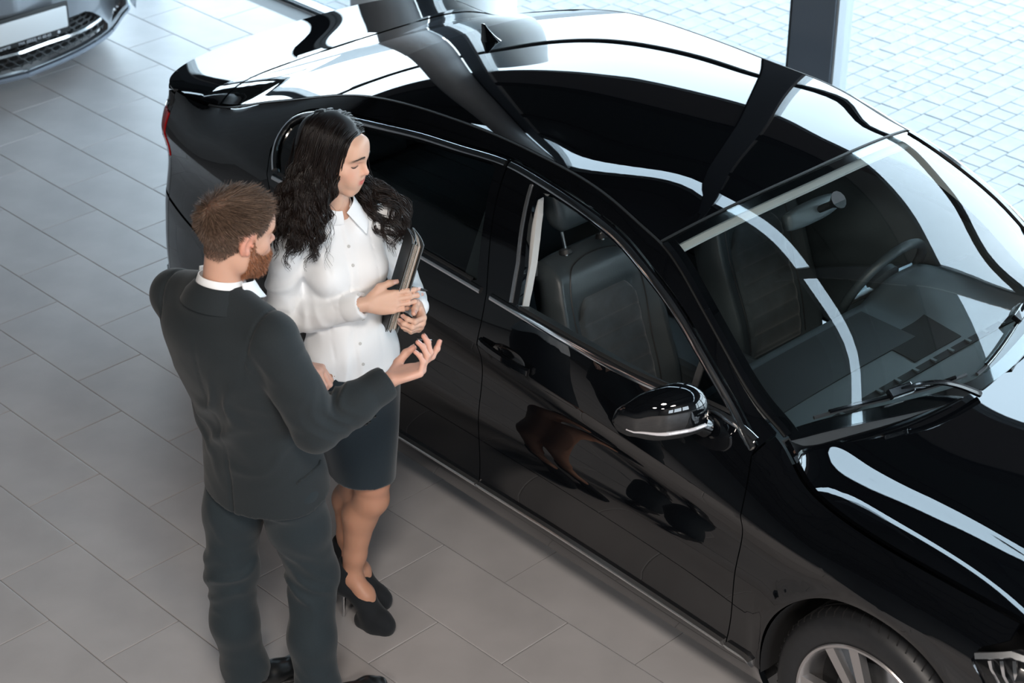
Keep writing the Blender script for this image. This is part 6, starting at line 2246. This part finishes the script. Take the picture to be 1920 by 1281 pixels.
MB().tube([-pd * .030 , -pd * .020, pd * .085, pd * .092], np.array([.0008, .0042, .0046, .003]), 12).build('pen_barrel', M_RUBBER, PEN, True)
MB().tube([pd * .045 + np.array((0, 0, .0052)), pd * .088 + np.array((0, 0, .0052))], .0012, 6).build('pen_clip', M_CHROME, PEN, True)
# ================================================================== the grey car behind
M_GREYP = mat('grey_metallic_paint', (.235, .255, .285), .32, metal=.55, coat=1.0, coat_rough=.02)
M_GRILLE = mat('grille_black', (.006, .007, .009), .5)
M_VOID = mat('intake_void', (.0015, .0015, .002), .9)
M_SILVL = mat('silver_lip', (.30, .34, .40), .25, metal=.7)
SUV = empty('car', (0, 1.0, 0))
tag(SUV, 'grey car with honeycomb lower grille and blank number plate behind the sedan', 'car')
_spx = spl([0, .27, .48, .66, .84, .92, .96], [0, .045, .11, .21, .35, .46, .62])
_sxf = spl([.16, .20, .24, .32, .45, .62, .75, .9, 1.0], [-1.475, -1.445, -1.45, -1.475, -1.48, -1.485, -1.51, -1.57, -1.67])
def suvS(t, z):
    a = np.abs(t)
    return np.stack([_sxf(z) - _spx(a), t, z], 1)
S_ = lambda d: (lambda t, z: suvS(t, z) - np.array([d, 0, 0]))
def sym(half):
    h = np.array(half, float)
    return np.vstack([h, (h * np.array([-1, 1]))[::-1]])
OPEN = sym([(.0, .226), (.36, .226), (.60, .229), (.612, .25), (.565, .305), (.505, .350), (.455, .373), (.30, .385), (0, .388)])
lowb = panel('front_bumper', sym([(0, .218), (.42, .218), (.64, .220), (.86, .226), (.955, .24), (.957, .62), (0, .62)]), suvS, M_GREYP, SUV, holes=[OPEN, np.array([(.655, .243), (.83, .247), (.84, .272), (.70, .282)]), np.array([(-.655, .243), (-.70, .282), (-.84, .272), (-.83, .247)])], step=.04, depth=.05)
panel('bumper_lip', sym([(0, .184), (.36, .186), (.638, .190), (.638, .216), (0, .214)]), lambda t, z: suvS(t, z) + np.array([.012, 0, 0]), M_SILVL, lowb, step=.03, depth=.03)
for s in (-1, 1):
    pl = np.array([(.644, .190), (.84, .205), (.93, .222), (.93, .238), (.84, .224), (.644, .216)]) * np.array([s, 1])
    panel('lip_corner', pl if s > 0 else pl[::-1], lambda t, z: suvS(t, z) + np.array([.010, 0, 0]), M_SILVL, lowb, step=.03, depth=.03)
    fog = panel('daytime_light', (np.array([(.655, .243), (.83, .247), (.84, .272), (.70, .282)]) * np.array([s, 1]))[::s], S_(.03), M_CLEARLENS, lowb, step=.02, depth=0)
    for k in range(3):
        MB().lathe([(0, .012), (.010, .010), (.014, 0), (0, 0)], 14, Matrix.Translation(Vector(suvS(np.array([s * (.70 + .035 * k)]), np.array([.262]))[0]) - Vector((.028, 0, 0))) @ Matrix.Rotation(math.radians(90), 4, 'Y')).build('light_module', M_CHROME, fog, True)
panel('intake_backing', OPEN, S_(.06), M_VOID, lowb, step=.06, depth=0, gap=0)
hx = MB()
for j, z in enumerate(np.arange(.236, .39, .0235)):
    for t in np.arange(-.62, .63, .058):
        c = np.array([t + (.029 if j % 2 else 0), z])
        if not inside(OPEN, c[None])[0]: continue
        a = np.radians([0, 60, 120, 180, 240, 300])
        P2 = np.stack([c[0] + .0305 * np.cos(a), c[1] + .0135 * np.sin(a)], 1)
        ok = inside(OPEN, P2)
        P3 = suvS(P2[:, 0], P2[:, 1]) - np.array([.022, 0, 0])
        for i in range(6):
            if ok[i] and ok[(i + 1) % 6]: hx.tube([P3[i], P3[(i + 1) % 6]], .0034, 4, False)
hx.build('grille_mesh', M_GRILLE, lowb)
strip('chrome_strip', np.vstack([curve([(-.56, .296), (-.408, .292), (-.2, .306), (0, .311), (.2, .306), (.408, .292), (.56, .296)], 60)]), S_(.004), [(-.009, -.004), (-.007, .010), (.007, .010), (.009, -.004)], M_CHROME, lowb)
# number plate in its frame, with the dealer's line of small lettering
plt_ = empty('number_plate', (0, 0, 0), 0, SUV)
xp = -1.455
MB().box((xp - .02, -.268, .350), (xp - .004, .284, .512), .006).build('plate_frame', M_RUBBER, plt_, True)
MB().box((xp - .008, -.250, .380), (xp + .002, .270, .492), .008).build('plate', mat('plate_white', (.66, .70, .73), .35), plt_, True)
M_PRINT = mat('white_print', (.55, .60, .66), .5)
def text_mesh(txt, size, loc, parent, name='lettering'):
    cu = bpy.data.curves.new('t', 'FONT'); cu.body = txt; cu.size = size; cu.extrude = .0006; cu.align_x = 'LEFT'
    o = bpy.data.objects.new('t', cu); COL.objects.link(o)
    bpy.context.view_layer.update()
    me = bpy.data.meshes.new_from_object(o.evaluated_get(bpy.context.evaluated_depsgraph_get()))
    bpy.data.objects.remove(o); bpy.data.curves.remove(cu)
    me.materials.clear(); me.materials.append(M_PRINT)
    ob = bpy.data.objects.new(name, me); link(ob, parent)
    ob.matrix_local = Matrix.Translation(Vector(loc)) @ Matrix(((0, 0, 1, 0), (1, 0, 0, 0), (0, 1, 0, 0), (0, 0, 0, 1)))
    return ob
text_mesh('\u0410\u0432\u0442\u043e\u0446\u0435\u043d\u0442\u0440', .022, (xp - .0036, -.180, .357), plt_)
text_mesh('\u0442\u0435\u043b. (0552) 41 60-60', .022, (xp - .0036, -.022, .357), plt_)
MB().lathe([(0, .002), (.008, .002), (.009, 0), (0, 0)], 20, Matrix.Translation(Vector((xp - .0042, .213, .365))) @ Matrix.Rotation(math.radians(90), 4, 'Y')).build('frame_emblem', M_PRINT, plt_)
# upper nose
ug = panel('upper_grille', sym([(0, .64), (.44, .64), (.46, .80), (0, .82)]), S_(.02), M_INNER, SUV, step=.05, depth=0)
for z in (.66, .70, .74, .78):
    strip('grille_bar', np.stack([np.linspace(-.44, .44, 40), np.full(40, z)], 1), S_(0), [(-.006, -.01), (-.005, .006), (.005, .006), (.006, -.01)], M_CHROME, ug)
for s in (-1, 1):
    hp = np.array([(.48, .645), (.93, .70), (.93, .84), (.48, .80)]) * np.array([s, 1])
    hd_ = panel('headlight', hp[::s], S_(.03), M_RIMB, SUV, step=.04, depth=0)
    panel('headlight_lens', hp[::s], S_(0), M_LENS, hd_, step=.04, depth=0)
    for k in range(2):
        MB().lathe([(0, .03), (.035, .03), (.045, 0), (0, 0)], 20, Matrix.Translation(Vector(suvS(np.array([s * (.60 + .16 * k)]), np.array([.745]))[0]) - Vector((.05, 0, 0))) @ Matrix.Rotation(math.radians(90), 4, 'Y')).build('projector', M_CHROME, hd_, True)
# bonnet, cabin and flanks as one shell behind the nose
secs = []
prof = [(-1.62, .93, .80, .93), (-1.72, .955, .88, .93), (-2.0, .99, .91, .93), (-2.45, 1.05, .925, .95), (-2.75, 1.10, .93, .95), (-5.7, 1.10, .93, .95), (-5.95, 1.0, .90, .92)]
fz = spl([p[0] for p in prof], [p[1] for p in prof]); fw_ = spl([p[0] for p in prof], [p[2] for p in prof])
for x in np.linspace(-1.64, -5.95, 50):
    zt = float(fz(x)); w = float(fw_(x))
    ax = min((abs(x - c) for c in (-2.30, -4.95)))
    zl = .24 if ax > .40 else max(.24, .36 + math.sqrt(max(0, .40 ** 2 - ax ** 2)))
    sec = [(x, -w * .97, zl), (x, -w * 1.015, max(.5, zl)), (x, -w * 1.01, max(.75, zl)), (x, -w * .97, zt - .10), (x, -w * .86, zt - .015), (x, -w * .5, zt + .012), (x, 0, zt + .02)]
    secs.append(sec + [(p[0], -p[1], p[2]) for p in sec[-2::-1]])
V, F = loft(secs, closed_ring=False)
o = mk('body_shell', V, F, M_GREYP, SUV, True)
bm = bmesh.new(); bm.from_mesh(o.data); bmesh.ops.recalc_face_normals(bm, faces=bm.faces[:]); bm.to_mesh(o.data); bm.free()
if o.data.polygons[len(o.data.polygons) // 2].normal.z < -.5: o.data.flip_normals()
roof = [[(x, y * w, z - .05 * abs(y) ** 3) for y in np.linspace(-1, 1, 13)] for x, w, z in ((-2.42, .78, 1.05), (-2.75, .72, 1.30), (-3.05, .66, 1.50), (-3.4, .63, 1.60), (-4.2, .62, 1.64), (-5.2, .62, 1.60), (-5.6, .66, 1.45), (-5.85, .72, 1.08))]
V, F = loft(roof, closed_ring=False)
mk('roof_and_screens', V, F, M_GLOSSB, SUV, True)
for s in (-1, 1):
    sg_ = [[(x, s * w, z) for w, z in ((.86, 1.06), (.80, zt * .5 + .53), (wt, zt))] for x, wt, zt in ((-2.55, .80, 1.10), (-3.05, .66, 1.46), (-3.4, .63, 1.56), (-4.2, .62, 1.60), (-5.2, .62, 1.55), (-5.75, .70, 1.12))]
    V, F = loft(sg_, closed_ring=False)
    mk('side_windows', V, F, M_GLOSSB, SUV, True)
MB().box((-5.9, -.75, .22), (-1.75, .75, .30)).build('underbody', M_INNER, SUV)
for x, s in ((-2.30, -1), (-2.30, 1), (-4.95, -1), (-4.95, 1)):
    w = copy_tree(wheel0, SUV); w.location = (x, s * .80, .335); w.rotation_euler = (math.radians(-90 if s < 0 else 90), .4, 0)
